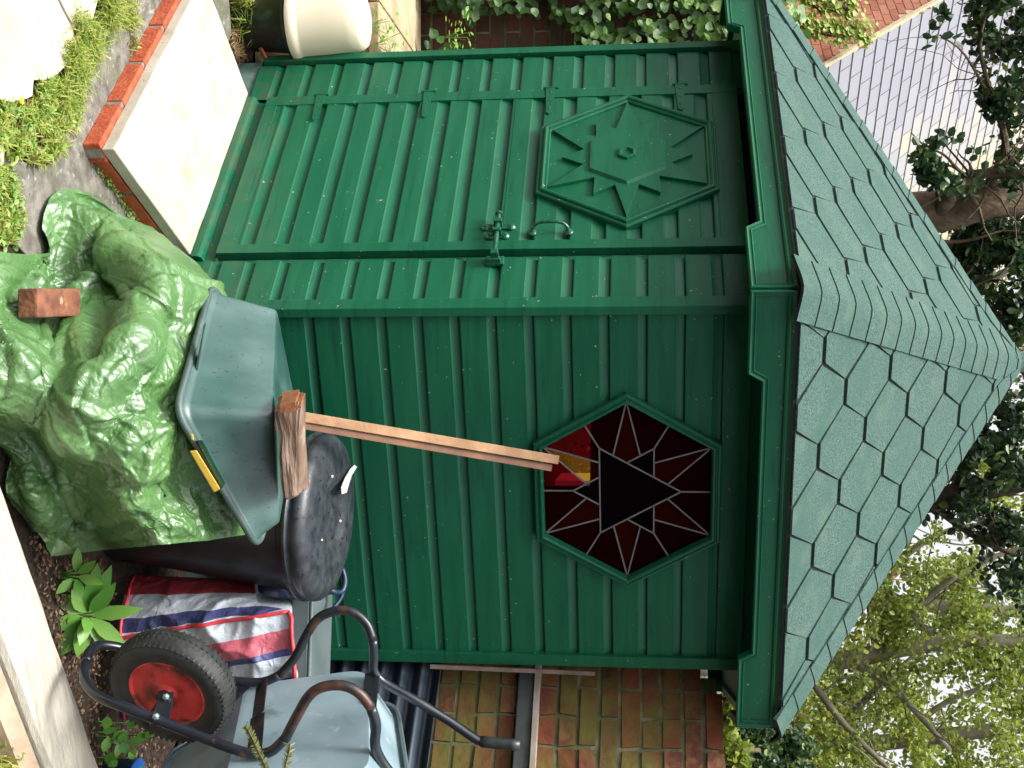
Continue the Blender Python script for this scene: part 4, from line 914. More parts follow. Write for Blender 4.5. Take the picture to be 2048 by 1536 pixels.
# ------------------------------------------------------------ wheelbarrow stood on its nose
WB = empty('wheelbarrow', atz(175, 1345, 0), 'upended wheelbarrow with red wheel hub, black tube frame and galvanised tray', 'wheelbarrow')
wa = (FW*-.86+RT*.44-UPV*.20).normalized(); wc = at(345, 1372, 3.14); r0 = .176
WH = empty('wheel', (0, 0, 0)); WH.parent = WB
mb = MB(); prof = [(.100, -.026), (.112, -.036), (.135, -.043), (.155, -.042), (.168, -.034), (.174, -.020), (.176, 0), (.174, .020), (.168, .034), (.155, .042), (.135, .043), (.112, .036), (.100, .026)]
mb.lathe(wc, wa, prof, 96)
mb.f = mb.f[:-2] if False else mb.f
ty = mb.build('tyre', RUBBER, WH, smooth=True)
mb = MB(); xr = wa.orthogonal().normalized(); yr = wa.cross(xr)   # tread lugs
for k in range(64):
    a = 2*math.pi*k/64; rd = xr*math.cos(a)+yr*math.sin(a); tg = wa.cross(rd)
    for sg in (-1, 1):
        o = wc+wa*sg*.004+rd*.1715-tg*.0032; mb.hexa([o, o+tg*.0064, o+tg*.0064+wa*sg*.032-rd*.010, o+wa*sg*.032-rd*.010, o+rd*.0065, o+tg*.0064+rd*.0065, o+tg*.0064+wa*sg*.036-rd*.0035, o+wa*sg*.036-rd*.0035])
mb.build('tread', RUBBER, WH, bevel=0)
mb = MB(); mb.lathe(wc, wa, [(.112, .030), (.112, .034), (.107, .037), (.102, .033), (.098, .020), (.090, .008), (.060, .006), (.04, .016), (.030, .030), (.022, .032), (.018, .04), (0, .04)], 64); mb.build('rim', REDM, WH, smooth=True).modifiers.new('e', 'EDGE_SPLIT').split_angle = R_(50)
mb = MB(); mb.lathe(wc, -wa, [(.112, .030), (.107, .037), (.098, .020), (.060, .006), (.03, .03), (0, .032)], 48); mb.build('rear_rim', REDM, WH, smooth=True)
mb = MB(); mb.tube([wc-wa*.16, wc+wa*.15], .011, 14, 1); mb.tube([wc+wa*.04, wc+wa*.055], .022, 8, 1); mb.build('axle', BLACKR, WH, smooth=False)
# rails
RA = [(172, 1325, 3.12), (168, 1350, 3.07), (178, 1375, 3.03), (205, 1397, 3.0), (270, 1422, 2.98), (360, 1457, 2.97), (450, 1492, 2.96), (500, 1507, 2.955), (540, 1504, 2.95), (570, 1478, 2.93), (595, 1430, 2.91), (618, 1392, 2.90), (645, 1374, 2.895), (685, 1371, 2.895), (718, 1386, 2.90), (742, 1415, 2.91), (752, 1450, 2.93), (750, 1490, 2.95), (765, 1525, 2.97), (800, 1570, 2.99)]
RB = [(172, 1325, 3.12), (182, 1300, 3.17), (205, 1290, 3.22), (260, 1300, 3.27), (350, 1330, 3.31), (430, 1356, 3.33), (480, 1363, 3.33), (525, 1364, 3.33), (560, 1350, 3.32), (590, 1315, 3.31), (610, 1275, 3.30), (635, 1238, 3.29), (670, 1222, 3.285), (705, 1224, 3.285), (733, 1247, 3.29), (746, 1280, 3.29), (748, 1315, 3.31), (748, 1342, 3.32), (770, 1366, 3.33), (830, 1400, 3.33), (900, 1443, 3.34), (945, 1474, 3.34), (965, 1484, 3.34), (990, 1486, 3.335), (1038, 1490, 3.33)]
pa = [at(*q) for q in RA]; pb = [at(*q) for q in RB]
def wr(mb, P, m, nm, r=.0135): mb.tube(P, r, 14, 4); return mb.build(nm, m, WB, smooth=True)
wr(MB(), pa[:10], BLACKT, 'frame_tube'); wr(MB(), pa[9:16], BLACKR, 'leg'); wr(MB(), pa[15:], BLACKT, 'handle')
wr(MB(), pb[:9], BLACKT, 'frame_tube'); wr(MB(), pb[8:16], BLACKR, 'leg'); wr(MB(), pb[15:], BLACKT, 'handle')
mb = MB(); mb.tube([at(962, 1483, 3.34), at(990, 1486, 3.335), at(1040, 1490, 3.33)], .0165, 16, 3); mb.build('handle_grip', BLACKP, WB, smooth=True)
# axle bracket
def strap(pts, w, th, name, m=BLACKT):
    mb = MB(); P = [at(*q) for q in pts]
    for a, b in zip(P, P[1:]):
        d = (b-a).normalized(); s = d.cross(FW).normalized()*w; dn = s.cross(d).normalized()*th; mb.hexa([a-s, a+s, b+s, b-s, a-s+dn, a+s+dn, b+s+dn, b-s+dn])
    return mb.build(name, m, WB, bevel=.0015)
strap([(332, 1385, 3.035), (322, 1448, 2.965)], .021, .005, 'axle_bracket')
for q in ((333, 1393, 3.02), (313, 1432, 2.965)): mb = MB(); mb.lathe(at(*q), -FW, [(.009, 0), (.009, .008), (.004, .012), (0, .012)], 6); mb.build('bolt_head', METALG, WB)
strap([(523, 1366, 3.315), (515, 1430, 3.12), (508, 1506, 2.96)], .022, .004, 'cross_strap', BLACKR)
strap([(745, 1345, 3.33), (738, 1405, 3.2), (735, 1500, 3.0), (736, 1560, 2.95)], .022, .004, 'cross_strap', BLACKR)
# tray: pan behind the rails, opening to the wall
e1 = (pa[7]-pb[7]); e1n = e1.normalized(); up1 = (at(740, 1420, 3.12)-at(500, 1440, 3.12)).normalized(); up1 = (up1-e1n*up1.dot(e1n)).normalized(); dz_ = e1n.cross(up1); dz_ = dz_ if dz_.dot(FW) > 0 else -dz_
o = at(500, 1366, 3.335)+dz_*.02
def tr(a, b, c): return o+e1n*a+up1*b+dz_*c
TWd = e1.length
floor4 = [tr(-.03, -.02, 0), tr(TWd+.14, -.02, 0), tr(TWd+.14, .34, 0), tr(-.03, .34, 0)]
rim4 = [tr(-.085, -.26, .20), tr(TWd+.22, -.26, .20), tr(TWd+.22, .43, .15), tr(-.085, .40, .15)]
mb = MB(); lp = [rquad([sum(floor4, Vector())/4+(c-sum(floor4, Vector())/4)*.55 for c in floor4], .05)]
for k, r in ((0, .07), (.06, .08), (.5, .10), (1.0, .12)):
    lp.append(rquad([a.lerp(b, k) for a, b in zip(floor4, rim4)], r))
ce = sum(rim4, Vector())/4; lp.append([ce+(q-ce)*1.035 for q in rquad(rim4, .12)]); lp.append([q-dz_*.012 for q in lp[-1]])
n = len(lp[0]); mb.add([v for l in lp for v in l], [(j*n+k, j*n+(k+1) % n, (j+1)*n+(k+1) % n, (j+1)*n+k) for j in range(len(lp)-1) for k in range(n)]+[tuple(range(n))])
tray = mb.build('tray', GALV, WB, smooth=True); tray.modifiers.new('e', 'EDGE_SPLIT').split_angle = R_(35)
mb = MB(); mb.tube(lp[-1], .006, 8, 1, closed=True); mb.build('tray_rim', METALG, WB, smooth=True)
# ------------------------------------------------------------ brick wall on the right
def brickwall(name, O, d, L, H, n, t=.11, mats=None, label=None, cat='wall', ragged=None, bl=.215, bh=.065, j=.012, seed=3, z0=0, mort=None, amp=.006):
    rd = random.Random(seed); wall = empty(name, (O.x, O.y, 0), label, cat)
    mb = MB(); m_ = MB(); k = 0; z = z0
    while z+bh <= z0+H+.001:
        s = -(bl+j)*.5*(k % 2)
        while s < L:
            a, b = max(s, 0), min(s+bl, L)
            if rd.random() < .45 and b-a > .2: parts = [(a, a+.102), (a+.114, b)]
            else: parts = [(a, b)]
            for a, b in parts:
                if b-a > .03 and (ragged is None or z+bh <= ragged(a)):
                    oo = Vector((O.x, O.y, z))+d*a+n*rd.uniform(-.004, .004); v = rd.random(); ps = []
                    for zz in (0, bh):
                        for x, y in ((0, 0), (b-a, 0), (b-a, -t), (0, -t)):
                            q = oo+d*x+n*y+Vector((0, 0, zz)); jn = noise.noise_vector(q*25)*amp; ps.append(q+jn)
                    mb.add(ps, [(0, 3, 2, 1), (4, 5, 6, 7), (0, 1, 5, 4), (1, 2, 6, 5), (2, 3, 7, 6), (3, 0, 4, 7)], v)
            s += bl+j
        z += bh+j; k += 1
    nseg = int(L/.05)
    for i in range(nseg):
        a, b = i*L/nseg, (i+1)*L/nseg; hh = H-.06 if ragged is None else min(H, ragged((a+b)/2)-z0)-.09
        m_.add([Vector((O.x, O.y, z0))+d*a-n*.009, Vector((O.x, O.y, z0))+d*b-n*.009, Vector((O.x, O.y, z0+hh))+d*b-n*.009, Vector((O.x, O.y, z0+hh))+d*a-n*.009,
                Vector((O.x, O.y, z0))+d*a-n*(t-.01), Vector((O.x, O.y, z0))+d*b-n*(t-.01), Vector((O.x, O.y, z0+hh))+d*b-n*(t-.01), Vector((O.x, O.y, z0+hh))+d*a-n*(t-.01)],
               [(0, 1, 2, 3), (7, 6, 5, 4), (3, 2, 6, 7)])
    mb.build('brickwork', mats, wall, bevel=0); m_.build('mortar', mort or MORTM, wall, fix=False)
    return wall
def brickmat(name, cols, moss=(.10, .10, .02), mlo=.5, mhi=.68, sc=3.5):
    m = bpy.data.materials.new(name); m.use_nodes = True; t = m.node_tree; N = t.nodes; L = t.links; b = N["Principled BSDF"]; b.inputs['Roughness'].default_value = .85
    a = N.new('ShaderNodeAttribute'); a.attribute_name = 'v'; tc = N.new('ShaderNodeTexCoord')
    n = N.new('ShaderNodeTexNoise'); n.inputs['Scale'].default_value = 30; n.inputs['Detail'].default_value = 9; L.new(tc.outputs['Object'], n.inputs[0])
    ad = N.new('ShaderNodeMath'); ad.operation = 'MULTIPLY_ADD'; L.new(n.outputs[0], ad.inputs[0]); ad.inputs[1].default_value = .8
    sb = N.new('ShaderNodeMath'); sb.operation = 'MULTIPLY_ADD'; L.new(a.outputs['Fac'], sb.inputs[0]); sb.inputs[1].default_value = .7; sb.inputs[2].default_value = -.25; L.new(sb.outputs[0], ad.inputs[2])
    r = N.new('ShaderNodeValToRGB')
    while len(r.color_ramp.elements) < len(cols): r.color_ramp.elements.new(.5)
    for i, c in enumerate(cols): r.color_ramp.elements[i].position = i/(len(cols)-1); r.color_ramp.elements[i].color = (*c, 1)
    L.new(ad.outputs[0], r.inputs[0])
    n2 = N.new('ShaderNodeTexNoise'); n2.inputs['Scale'].default_value = sc; n2.inputs['Detail'].default_value = 8; L.new(tc.outputs['Object'], n2.inputs[0])
    mr = N.new('ShaderNodeMapRange'); mr.inputs[1].default_value = mlo; mr.inputs[2].default_value = mhi; L.new(n2.outputs[0], mr.inputs[0])
    mx = N.new('ShaderNodeMix'); mx.data_type = 'RGBA'; L.new(mr.outputs[0], mx.inputs[0]); L.new(r.outputs[0], mx.inputs[6]); mx.inputs[7].default_value = (*moss, 1); L.new(mx.outputs[2], b.inputs['Base Color'])
    bp = N.new('ShaderNodeBump'); bp.inputs['Strength'].default_value = .7; bp.inputs['Distance'].default_value = .008; L.new(n.outputs[0], bp.inputs['Height']); L.new(bp.outputs[0], b.inputs['Normal']); return m
OLDB = brickmat('old_red_brick', [(.045, .012, .010), (.12, .028, .014), (.20, .045, .018), (.11, .034, .022), (.24, .095, .034)], moss=(.125, .120, .020), mlo=.45, mhi=.66, sc=3.3)
MORTM = mat('mossy_mortar', (.10, .105, .045), .95, (.20, .20, .12), 12, 8, bump=.7, bscale=40, mott=[((.09, .10, .03), 6, .5, .62)])
wd_ = Vector((.5, -.866, 0)); wn_ = Vector((-.866, -.5, 0)); wo = Vector((1.47, .16, 0))
brickwall('brick_wall', wo, wd_, 2.0, 2.08, wn_, mats=OLDB, j=.015, bh=.062, amp=.009, label='old mossy red brick wall running forward from the right of the shed', ragged=lambda s: 1.97 if s < .06 else 2.06, t=.22)
def wpt(s, z, off=0): return wo+wd_*s+wn_*off+Vector((0, 0, z))
mb = MB(); mb.box(wpt(-.02, 1.235), wd_*2, wn_*.035, (0, 0, .055)); mb.box(wpt(-.02, 1.292), wd_*2, wn_*.05, (0, 0, .018))
LDG = empty('timber_rail', wpt(.5, 1.23), 'grey timber rail with pale rusty strip fixed along the brick wall', 'rail')
mb = MB(); mb.box(wpt(-.02, 1.225), wd_*2, wn_*.030, (0, 0, .060)); mb.build('rail', mat('grey_weathered_rail', (.035, .045, .045), .7, (.06, .07, .07), 20), LDG, bevel=.003)
mb = MB(); mb.box(wpt(-.02, 1.287), wd_*2, wn_*.042, (0, 0, .022)); mb.build('cap_strip', mat('pale_rusty_strip', (.30, .24, .19), .7, (.38, .33, .29), 12, mott=[((.12, .06, .03), 20, .62, .68)]), LDG, bevel=.002)
mb = MB(); a = at(1056, 1338, 4.27); mb.box(at(860, 1330, 4.24), at(1190, 1344, 4.24)-at(860, 1330, 4.24), RT*.014, FW*.012); tag(mb.build('lath', mat('pinkish_lath', (.09, .06, .05), .8, (.15, .11, .09), 25)), 'thin weathered lath upright in the gap between shed and brick wall', 'lath')
# corrugated sheet
mb = MB(); nz = 150; rowsz = []
for i in range(nz+1):
    z = .28+(.93-.28)*i/nz; of = .075+.018*math.sin(z*2*math.pi/.076)
    rowsz.append((z, of))
vs = []; 
for z, of in rowsz:
    for s in (-.06, .5, 1.0, 1.6): vs.append(wpt(s, z-.02*s+.01, of+.02))
for z, of in rowsz:
    for s in (-.06, .5, 1.0, 1.6): vs.append(wpt(s, z-.02*s+.01, of+.018))
nb_ = (nz+1)*4
mb.add(vs, [(i*4+k, i*4+k+1, (i+1)*4+k+1, (i+1)*4+k) for i in range(nz) for k in range(3)]+[(nb_+i*4+k, nb_+(i+1)*4+k, nb_+(i+1)*4+k+1, nb_+i*4+k+1) for i in range(nz) for k in range(3)]+[(nz*4+k, nz*4+k+1, nb_+nz*4+k+1, nb_+nz*4+k) for k in range(3)])
tag(mb.build('corrugated_sheet', NAVY, smooth=True, fix=False), 'dark navy corrugated metal sheet leaning on the brick wall', 'metal sheet')
mb = MB(); mb.box(wpt(-.05, 0, .08), wd_*1.6, wn_*.06, (0, 0, .30)); tag(mb.build('timber_block', DARK, bevel=.004), 'dark timber baulk under the corrugated sheet', 'timber')
# ------------------------------------------------------------ left: pots, terrace, ivy wall
b0 = at(590, 47, 4.85); PT = empty('planter', b0, 'upturned cream plastic planter resting on a black nursery pot', 'planter')
mb = MB(); mb.lathe(b0, (0, 0, 1), [(.135, 0), (.156, 0), (.159, .010), (.157, .034), (.149, .042), (.147, .052), (.141, .15), (.131, .24), (.121, .285), (.106, .304), (.08, .313), (.0, .314)], 64); mb.build('body', CREAMP, PT, smooth=True).modifiers.new('e', 'EDGE_SPLIT').split_angle = R_(60)
mb = MB(); mb.box(b0+_r*-.185+Vector((0, 0, .0)), _r*.045, Vector((-_r.y, _r.x, 0))*.06, (0, 0, .055)); mb.build('lip', CREAMP, PT, bevel=.008)
for dx in (-.03, .03): mb = MB(); mb.lathe(b0+_r*dx+Vector((0, -.06, .312)), (0, 0, 1), [(.004, 0), (.004, .0025), (0, .0025)], 10); mb.build('drain_hole', BLACKP, PT)
mb = MB(); c = Vector((b0.x, b0.y, 0)); mb.lathe(c, (0, 0, 1), [(.10, .0), (.105, .01), (.122, b0.z-.03), (.130, b0.z-.028), (.131, b0.z-.004), (.12, b0.z-.004)], 40); tag(mb.build('flower_pot', BLACKP, smooth=True), 'black plastic nursery pot under the upturned cream planter', 'pot')
mb = MB(); c = at(528, 104, 4.92); mb.lathe(c, (-.45, .2, 1), [(.0, .004), (.075, .0), (.088, .014), (.090, .014), (.090, .006), (.078, -.006), (0, -.004)], 40); tag(mb.build('saucer', TERRA, smooth=True), 'terracotta saucer edge leaning between the black pot and the shed corner', 'saucer')
mb = MB(); tz = .56; A_ = at(790, 60, 5.0); fl = _r.copy(); fb = Vector((-_r.y, _r.x, 0)); base_ = Vector((A_.x, A_.y, 0))
mb.box(base_-fl*1.6, fl*2.0, fb*.95, (0, 0, tz-.05)); TE = empty('stone_terrace', base_, 'raised tan stone ledge behind the cream planter', 'stone ledge'); mb.build('retaining_wall', SANDSIDE, TE)
mb = MB()
for k in range(4): 
    mb = MB(); mb.box(base_-fl*(1.62-k*.5)-fb*.02+Vector((0, 0, tz-.048)), fl*.492, fb*.97, (0, 0, .05)); mb.build('coping_stone', TANST, TE, bevel=.006)
def ivyleaf(mb, c, L, v, nrm):
    a = random.uniform(0, 6.283); u = nrm.orthogonal().normalized(); w_ = nrm.cross(u); dr = (u*math.cos(a)+w_*math.sin(a)+nrm*random.uniform(-.3, .3)).normalized(); n = (nrm+Vector((random.gauss(0, .4), random.gauss(0, .4), random.gauss(.2, .4)))).normalized(); n = (n-dr*n.dot(dr)).normalized()
    sd_ = dr.cross(n); W = L*.95
    mb.add([c, c+dr*L*.12+sd_*W*.42, c+dr*L*.5+sd_*W*.5, c+dr*L, c+dr*L*.5-sd_*W*.5, c+dr*L*.12-sd_*W*.42, c+dr*L*.42-n*L*.06], [(0, 1, 6), (1, 2, 6), (2, 3, 6), (3, 4, 6), (4, 5, 6), (5, 0, 6)], v)
wo2 = base_-fl*2.2+fb*.98
brickwall('garden_wall', wo2, fl, 3.2, 2.35, -fb, mats=brickmat('dark_red_brick', [(.03, .010, .007), (.06, .016, .01), (.09, .024, .014)], moss=(.03, .025, .015), mlo=.45, mhi=.6), label='dark red brick garden wall overgrown with ivy left of the shed', t=.2, seed=9)
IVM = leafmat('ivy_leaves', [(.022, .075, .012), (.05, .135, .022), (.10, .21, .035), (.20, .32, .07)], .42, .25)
mb = MB()
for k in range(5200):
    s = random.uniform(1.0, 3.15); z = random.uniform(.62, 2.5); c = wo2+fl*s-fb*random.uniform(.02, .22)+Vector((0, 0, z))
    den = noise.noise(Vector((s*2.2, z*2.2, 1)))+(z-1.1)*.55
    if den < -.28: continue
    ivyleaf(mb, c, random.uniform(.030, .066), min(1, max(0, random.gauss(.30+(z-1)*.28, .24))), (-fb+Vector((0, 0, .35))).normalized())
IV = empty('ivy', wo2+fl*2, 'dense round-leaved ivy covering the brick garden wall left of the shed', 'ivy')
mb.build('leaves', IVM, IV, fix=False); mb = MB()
for k in range(16):
    s = random.uniform(1.0, 3.0); pts = []; z = .5
    while z < 2.3: pts.append(wo2+fl*(s+noise.noise(Vector((z*1.5, k, 0)))*.25)-fb*.04+Vector((0, 0, z))); z += .15
    mb.tube(pts, .006, 6, 2)
mb.build('stem', BARK, IV)
def weed(name, p, n, L, label, m=WEEDM, cat='weed'):
    E_ = empty(name, p, label, cat); mb = MB()
    for k in range(n):
        c = p+Vector((random.gauss(0, L), random.gauss(0, L), random.uniform(0, L*2))); smallleaf(mb, c, L*.5, L*.35, random.random())
    mb.build('leaves', m, E_, fix=False); mb = MB()
    for k in range(5): mb.tube([p-Vector((0, 0, .01)), p+Vector((random.gauss(0, L*.8), random.gauss(0, L*.8), random.uniform(L, L*2)))], .0015, 5, 1)
    mb.build('stem', m, E_); return E_
weed('weed', at(755, 88, 4.95), 60, .055, 'small leafy weed growing out of the tan stone ledge')
weed('weed', at(745, 50, 4.95), 30, .04, 'thin weed sprig on the front of the stone ledge above the planter')
weed('weed', at(895, 75, 5.5), 40, .06, 'pale yellowish ivy seedling on top of the tan stone ledge')
# ------------------------------------------------------------ plants in the soil
BRD = leafmat('broad_leaves', [(.06, .20, .025), (.10, .28, .035), (.16, .37, .06), (.22, .42, .09)], .42, .3)
def rosette(p, leaves, label, name='leafy_plant', stems=True):
    E_ = empty(name, p, label, 'plant')
    mb = MB(); st = MB()
    for (dx, dy, L, W, el_) in leaves:     # image-plane direction of each leaf on the ground
        tgt = RT*dy+UPV*dx; tgt.normalize(); dr = (tgt*math.cos(R_(el_))-FW*math.sin(R_(el_))).normalized()
        nn2 = (-FW*.8+Vector((0, 0, .6))); nn2 = (nn2-dr*nn2.dot(dr)).normalized(); b_ = p+Vector((0, 0, .05))+dr*.012
        leaf(mb, b_, dr, nn2, L, W, random.random(), curl=.18); st.tube([p, b_+dr*.01], .0025, 6, 1)
    mb.add(st.v, st.f, .3); mb.build('foliage', BRD, E_, fix=False, smooth=True); return E_
rosette(atz(142, 1230, .0), [(1, -.9, .13, .05, 20), (.35, -1, .15, .055, 15), (1.0, -.1, .15, .045, 5), (.8, .55, .14, .045, 10), (-.1, 1, .11, .055, 15), (-.5, .9, .13, .06, 20), (-.9, .3, .09, .05, 30), (-.7, -.6, .10, .05, 20), (.1, 1.1, .08, .04, 40), (.6, .9, .11, .04, 5), (-.2, -1, .09, .045, 35), (.7, -1.2, .15, .05, 5), (.3, .3, .07, .04, 60)], 'bright green broad-leaved rosette growing in the soil beside the timber')
rosette(atz(118, 1150, .0), [(.9, .2, .08, .03, 20), (-.4, .5, .06, .03, 30), (.2, -1, .07, .03, 10), (.5, .9, .07, .03, 30), (1, -.6, .07, .03, 20)], 'small dull green seedling in dark soil near the tarpaulin edge')
def nettle(p, n, r, L, label):
    E_ = empty('leafy_weed', p, label, 'weed'); mb = MB(); st = MB()
    for k in range(n):
        c = p+RT*random.gauss(0, r)+UPV*random.gauss(0, r)*.8; c.z = max(.03, c.z+.03); a = random.uniform(0, 6.28); dr = (RT*math.cos(a)+UPV*math.sin(a)).normalized(); nn2 = (-FW+Vector((0, 0, .7))).normalized(); nn2 = (nn2-dr*nn2.dot(dr)).normalized()
        leaf(mb, c, dr, nn2, L*random.uniform(.6, 1.1), L*.75*random.uniform(.6, 1.1), random.random(), curl=.1); st.tube([(c.x, c.y, 0), c], .0015, 5, 1)
    mb.add(st.v, st.f, .3); mb.build('foliage', BRD, E_, fix=False, smooth=True)
nettle(atz(205, 1480, .03), 9, .05, .05, 'round-leaved green weed below the barrow between timber and tray')
nettle(atz(265, 1445, .03), 7, .05, .035, 'dim small-leaved weed in the shade under the barrow frame')
nettle(atz(235, 1512, .03), 6, .03, .05, 'pale round-leaved weed beside the blue plastic at the picture edge')
mb = MB(); mb.lathe(atz(212, 1552, 0), (.1, 0, 1), [(.0, 0), (.05, 0), (.062, .09), (.066, .09), (.066, .1), (.06, .1)], 32); tag(mb.build('plastic_cup', BRBLUE, smooth=True), 'bright blue plastic tub partly out of frame among weeds', 'tub')
# leaf litter and crumbs on the soil
g = MB(); LIT = leafmat('leaf_litter', [(.05, .025, .012), (.12, .06, .03), (.2, .13, .07), (.03, .02, .012)], .8, 0)
for p in scatter([(20, 905), (120, 1115), (200, 1120), (235, 1200), (215, 1300), (330, 1420), (330, 1560), (200, 1560), (120, 1330), (60, 1100)], 1500): smallleaf(g, p+Vector((0, 0, random.uniform(0, .008))), random.uniform(.006, .02), random.uniform(.003, .012), random.random(), up=1)
tag(g.build('leaf_litter', LIT, fix=False), 'brown leaf litter and bark crumbs on the dark soil', 'leaf litter', kind='stuff')
# yew sprigs in front of the barrow
def sprig(pts, label, nl=.012, rad=.0022, name='conifer_sprig'):
    P = [at(*q) for q in pts]; E_ = empty(name, P[0], label, 'conifer sprig'); mb = MB(); mb.tube(P, rad, 6, 3); mb.build('twig', BARK, E_); mb = MB()
    for a, b in zip(P, P[1:]):
        k = int((b-a).length/.0022); d = (b-a).normalized(); s = d.cross(FW).normalized()
        for i in range(k):
            c = a.lerp(b, i/k)
            for sg in (-1, 1):
                dr = (d*.55+s*sg*1+FW*random.gauss(0, .35)).normalized(); n_ = nl*random.uniform(.6, 1.1); w_ = dr.cross(FW).normalized()*.0011; mb.add([c-w_, c+w_, c+dr*n_+w_*.5, c+dr*n_-w_*.5], [(0, 1, 2, 3)], random.random())
    mb.build('needles', NEED, E_, fix=False)
NEED = leafmat('yew_needles', [(.10, .14, .03), (.16, .22, .06), (.28, .32, .10), (.07, .12, .04)], .5, .2)
sprig([(545, 1600, 2.2), (535, 1545, 2.22), (520, 1510, 2.24), (500, 1468, 2.26), (490, 1452, 2.27)], 'yellowish yew sprig across the frame of the barrow')
sprig([(565, 1600, 2.2), (570, 1540, 2.22), (578, 1505, 2.23), (580, 1488, 2.24)], 'shorter yew sprig right of the longer one over the tray')
# evergreen hedges added out of view to cut low sky light on the walls
HED = leafmat('added_hedge_leaves', [(.02, .05, .02), (.04, .09, .03), (.07, .13, .04)], .5, .1)
def added_hedge(a, b, h, t, label):
    a, b = Vector(a), Vector(b); d = (b-a); L = d.length; d.normalize(); n = Vector((-d.y, d.x, 0)); E_ = empty('added_hedge', (a+b)/2, label, 'added_hedge')
    mb = MB(); nx = int(L/.25); prf = [(0, 0), (0, h*.25), (-.05, h*.5), (0, h*.75), (.12, h), (t*.5, h+.1), (t-.12, h), (t, h*.6), (t, 0)]
    for i in range(nx+1):
        for q, z in prf:
            p = a+d*(L*i/nx)+n*q+Vector((0, 0, z)); mb.v.append(tuple(p+noise.noise_vector(p*1.7)*.22*(z > .1)))
    k = len(prf); mb.f = [(i*k+m, i*k+m+1, (i+1)*k+m+1, (i+1)*k+m) for i in range(nx) for m in range(k-1)]+[tuple(range(k)), tuple(nx*k+m for m in range(k))]
    mb.build('foliage', mat('added_hedge_mass', (.015, .035, .012), .9, (.05, .09, .03), 9, 8, bump=1, bscale=20, bdist=.05), E_)
    return E_
added_hedge((-7, -7.2, 0), (7.5, -8.2, 0), 3.6, .9, 'long unseen evergreen screen added opposite the shed to block low sky light')
added_hedge((-6.2, -7, 0), (-5.6, 1.5, 0), 2.6, .9, 'unseen evergreen screen added on the left side to block low sky light')
